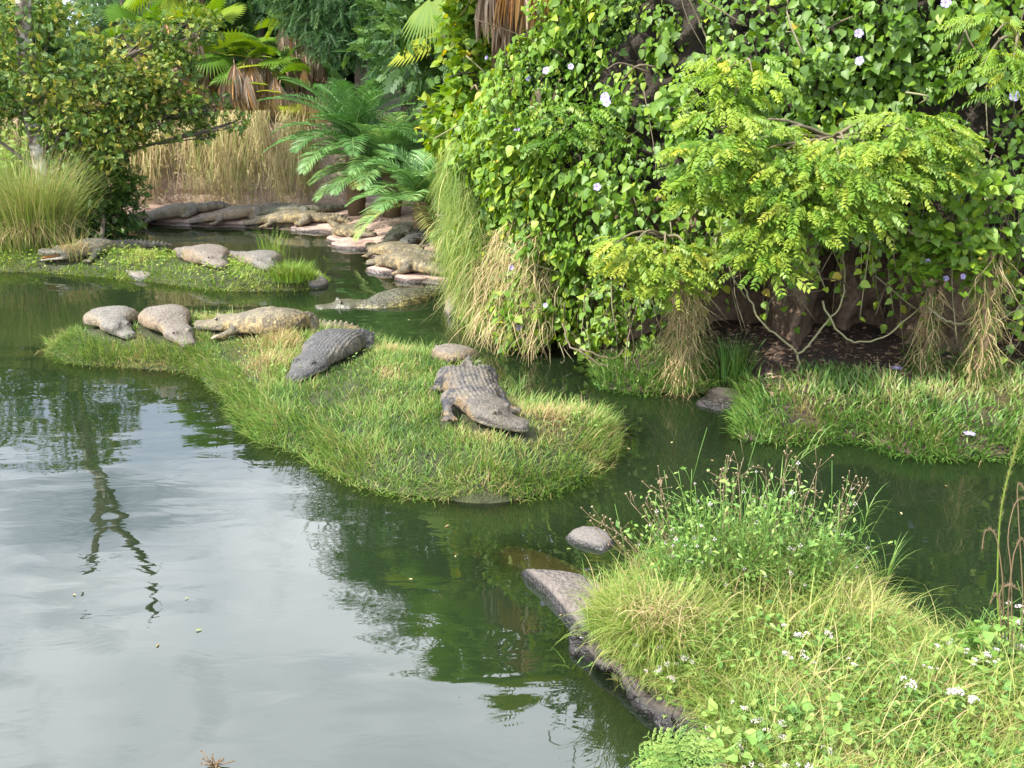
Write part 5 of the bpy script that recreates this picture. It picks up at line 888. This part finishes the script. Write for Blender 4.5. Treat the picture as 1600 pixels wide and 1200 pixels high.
for a in [('reddish dry weed leaning far left over the water by the lone stone', (1040,925), (962,800), 4, 60), ('upright pale brown dry weed at the left of the flowering bush', (1050,915), (1032,740), 3, 26), ('dry weed fanning out left behind the flowering bush', (1070,915), (1000,770), 3, 50), ('reddish dry seed stalks in the middle of the flowering bush', (1130,910), (1135,712), 5, 60), ('sparse dry stalks right of the middle ones in the bush', (1200,890), (1215,710), 3, 60), ('brown dry seed stalks crowning the right half of the bush', (1240,910), (1265,725), 4, 50), ('tall dry seed stalks at the right end of the flowering bush', (1275,910), (1350,735), 4, 60)]: dry_weed(*a)
def stalk(label, base, pts, name='grass_stalk', n=6, mat='grass_bank', wd=.006, tint=.65, leafl=.22):
    b = on(*base); root = thing(name, label, 'grass stalk', b); P = smooth_path([b]+[atd(x, y, b[1]) for x, y in pts], 18); mb = MB(); tube(mb, P, np.linspace(.0045, .002, 18), 4, tint)
    k = rng.integers(8, 18, n); blades(mb, P[k], rng.normal(size=(n, 2))+[.5, 0], leafl*(.5+rng.random(n)), np.full(n, wd), 1.0+.8*rng.random(n), np.clip(tint+.1*rng.normal(size=n), 0, 1), 4); mb.build('stem', M[mat], root)
stalk('tall green grass stalk bending right above the flowering bush', (1185,880), [(1200,800),(1222,755),(1250,718),(1282,695)], n=9)
stalk('green sedge stem arching right over the water from the bush', (1240,905), [(1290,880),(1330,855),(1345,840),(1355,800)], n=16, leafl=.2)
stalk('pale grass stem leaning right out of the foreground mat', (1180,925), [(1230,880),(1300,850),(1350,825)], n=7)
stalk('long grass stem trailing over the dark water left of the foreground bank', (945,1020), [(915,1045),(895,1060),(885,1065)], n=6)
# tall seed plume and drooping brown stalks at the right edge
b = on(1572, 1050); root = thing('tall_grass', 'tall grass with a long yellow green seed plume at the right frame edge', 'tall grass', b); P = smooth_path([b]+[atd(x, y, b[1]) for x, y in [(1560,960),(1559,880),(1564,800),(1578,735),(1598,672),(1625,600)]], 40); mb = MB(); tube(mb, P, np.linspace(.005, .0025, 40), 5, .5); mb.build('stem', M['grass_pale'], root)
m = 900; i = 16+rng.random(m)**.8*23; q = np.stack([np.interp(i, np.arange(40), P[:, k]) for k in range(3)], -1); mb = MB(); blades(mb, q, rng.normal(size=(m, 2)), .028*(.5+rng.random(m)), np.full(m, .0025), .4+.5*rng.random(m), np.clip(.62+.2*rng.normal(size=m), 0, 1), 2); mb.build('seed_plume', M['clump'], root)
for lb, pts in [('brown drooping seed stalk beside the tall plume, its tip hooked left', [(1568,960),(1566,900),(1556,838),(1540,830),(1534,862)]), ('reddish drooping stalk right of the tall plume', [(1575,960),(1582,880),(1588,855),(1598,842),(1603,870)]), ('brown stalk hooked at the top near the right edge', [(1580,900),(1575,840),(1585,790),(1600,780),(1610,800)]), ('short rusty hooked stalk low beside the tall plume', [(1570,990),(1566,955),(1556,930),(1546,945)]), ('long rusty stalk farthest right with a hooked tip', [(1598,960),(1592,820),(1590,760),(1600,765),(1606,790)]), ('pale brown stalk bending right at mid height by the plume', [(1565,990),(1562,930),(1575,915),(1592,922)])]:
    b = on(1575+rng.normal()*8, 1062); root = thing('dry_stalk', lb, 'dry stalk', b, 'dry hooked stalks at the right edge'); P = smooth_path([b]+[atd(x, y, b[1]) for x, y in pts], 26); mb = MB(); tube(mb, P, np.linspace(.004, .0025, 26), 4, .35); k = np.arange(15, 26); mb2 = MB()
    m = 110; i = 14+rng.random(m)*11; q = np.stack([np.interp(i, np.arange(26), P[:, k]) for k in range(3)], -1); blades(mb2, q, rng.normal(size=(m, 2)), .016*(.5+rng.random(m)), np.full(m, .0028), .5+rng.random(m), np.clip(.5+.25*rng.normal(size=m), 0, 1), 2); mb.build('stem', M['drystem'], root); mb2.build('seed_head', M['drystem'], root)
sp = [(rng.uniform(1480, 1600), rng.uniform(1040, 1075)) for _ in range(26)]; ht = [(x+rng.normal()*14, y-rng.uniform(15, 75)) for x, y in sp]
stems_bush('leafy green weeds with heart shaped leaves at the foot of the tall plume', sp, 'leafy_weed', 'weed', .06, 12, ht, cat='weed plant', tint=.6, tpl=T_HEART)
sp = [(rng.uniform(1100, 1300), rng.uniform(1120, 1200)) for _ in range(36)]; ht = [(x+rng.normal()*10, y-rng.uniform(5, 34)) for x, y in sp]
stems_bush('bright broad leaved weeds among the white flowers at the bottom', sp, 'leafy_weed', 'weed', .052, 9, ht, cat='weed plant', tint=.72, tpl=T_HEART)
# fern at the bottom edge
fb = atd(1075, 1240, 3.25); root = thing('fern', 'pale green feathery fern frond rising at the bottom edge of the foreground bank', 'fern', fb)
for tx, ty, ln_ in [(992,1182,.30),(1012,1150,.30),(1050,1140,.27),(1098,1150,.24),(985,1215,.3)]:
    e = atd(tx, ty, 3.3); d = e-fb; mb = MB(); pts = smooth_path([fb, .5*(fb+e)+[0, 0, .03], e], 16); tube(mb, pts, np.linspace(.003, .001, 16), 4, .6); q = np.repeat(smooth_path([fb, .5*(fb+e)+[0, 0, .03], e], 10)[2:], 2, 0); m = len(q); sg = np.tile([-1, 1], m//2); tg = unit(d); sdv = unit(np.cross(tg, [0, -.5, 1.])); dd = sdv[None]*sg[:, None]*.95 + tg*.55 + .05*rng.normal(size=(m, 3)); sz = np.repeat(np.sin(PI*np.linspace(.35, .97, 8))**.7, 2)*.10
    scat(mb, T_FERN, q, frames(dd, np.array([0, -.6, 1.])+.1*rng.normal(size=(m, 3))), np.stack([sz*.62, sz, sz], -1), np.clip(.7+.15*rng.normal(size=m), 0, 1)); mb.build('frond', M['weed'], root)
# fish, floating bits
def fish(label, x, y, x2, y2):
    a = at(x, y, -.06); c = at(x2, y2, -.06); Ln = np.linalg.norm(c-a); ax = unit(c-a); sd_ = np.array([-ax[1], ax[0], 0]); t = np.linspace(0, 1, 14); wv = np.interp(t, [0, .1, .35, .7, .85, 1], [.01, .06, .09, .05, .025, .012])*Ln; th = np.linspace(0, 2*PI, 12, endpoint=False)
    V = np.array([a+ax*Ln*tt + sd_*w_*.8*math.cos(h)+np.array([0, 0, 1])*w_*1.1*math.sin(h) for tt, w_ in zip(t, wv) for h in th]); i = np.arange(13)[:, None]*12; j = np.arange(12)[None]; k = (j+1) % 12
    root = thing('fish', label, 'fish', .5*(a+c), 'fish under the green water'); mb = MB(); mb.add(V, [np.stack([i+j, i+k, i+12+k, i+12+j], -1).reshape(-1, 4)]); mb.build('body', M['mud'], root, True)
    mb = MB(); mb.add([c-ax*.02, c+ax*Ln*.12+sd_*Ln*.10, c+ax*Ln*.08, c+ax*Ln*.12-sd_*Ln*.10], [np.array([[0, 1, 2], [0, 2, 3]])]); mb.build('tail_fin', M['mud'], root)
fish('pale fish just under the water right of the foreground bank, upper of two', 1487, 945, 1452, 925); fish('brownish fish just under the water, lower left of the other', 1450, 985, 1418, 966)
mb = MB(); b = at(335, 1196, 0)
for k in range(14): a = rng.normal(size=3)*[.05, .03, .02]+[0, 0, .03]; tube(mb, np.array([b+rng.normal(size=3)*[.02, .01, 0], b+a*.6, b+a]), .0035, 4, .3); V, F = octa(b+a, .006); mb.add(V, F, .2)
tag(mb.build('floating_twig', M['drystem']), 'small dark twig tuft floating at the bottom edge of the water', 'twig')
for x, y, s_, lb in [(305,985,.020,'tiny pale leaf floating alone on the grey water'), (885,858,.018,'small yellow leaf floating left of the lone stone'), (288,935,.014,'speck of leaf floating above the pale one on the grey water')]:
    p = at(x, y, .006); o = MB(); scat(o, T_LEAF, p[None], frames(np.array([[1., .3, 0]]), np.array([[0, 0, 1.]])), np.array([s_*2]), np.array([1.])); tag(o.build('floating_leaf', M['straw']), lb, 'leaf')
for x, y in [(250,1010),(120,930),(640,905),(715,870),(990,700),(1050,690),(1120,720),(1400,800),(1480,760),(700,820),(870,960),(600,470),(640,500)]:
    p = at(x+rng.normal()*6, y, .006); o = MB(); scat(o, T_LEAF, p[None], frames(np.array([[rng.normal(), rng.normal(), 0]]), np.array([[0, 0, 1.]])), np.array([rng.uniform(.02, .045)]), np.array([rng.random()])); tag(o.build('floating_leaf', M['straw']), 'tiny fallen leaf floating on the pond water', 'leaf', 'tiny leaves afloat on the pond')
o = link('flower', FM); o.location = on(1400, 583)+[0, 0, .05]; o.scale = [.06]*3; o.name = 'fallen_flower'; tag(o, 'pale lavender flower fallen on the dark soil in the hollow', 'flower')
o = link('flower', FM); o.location = on(1512, 695)+[0, 0, .1]; o.scale = [.05]*3; o.name = 'fallen_flower'; tag(o, 'pale flower fallen in the bank grass by the water at the right', 'flower')
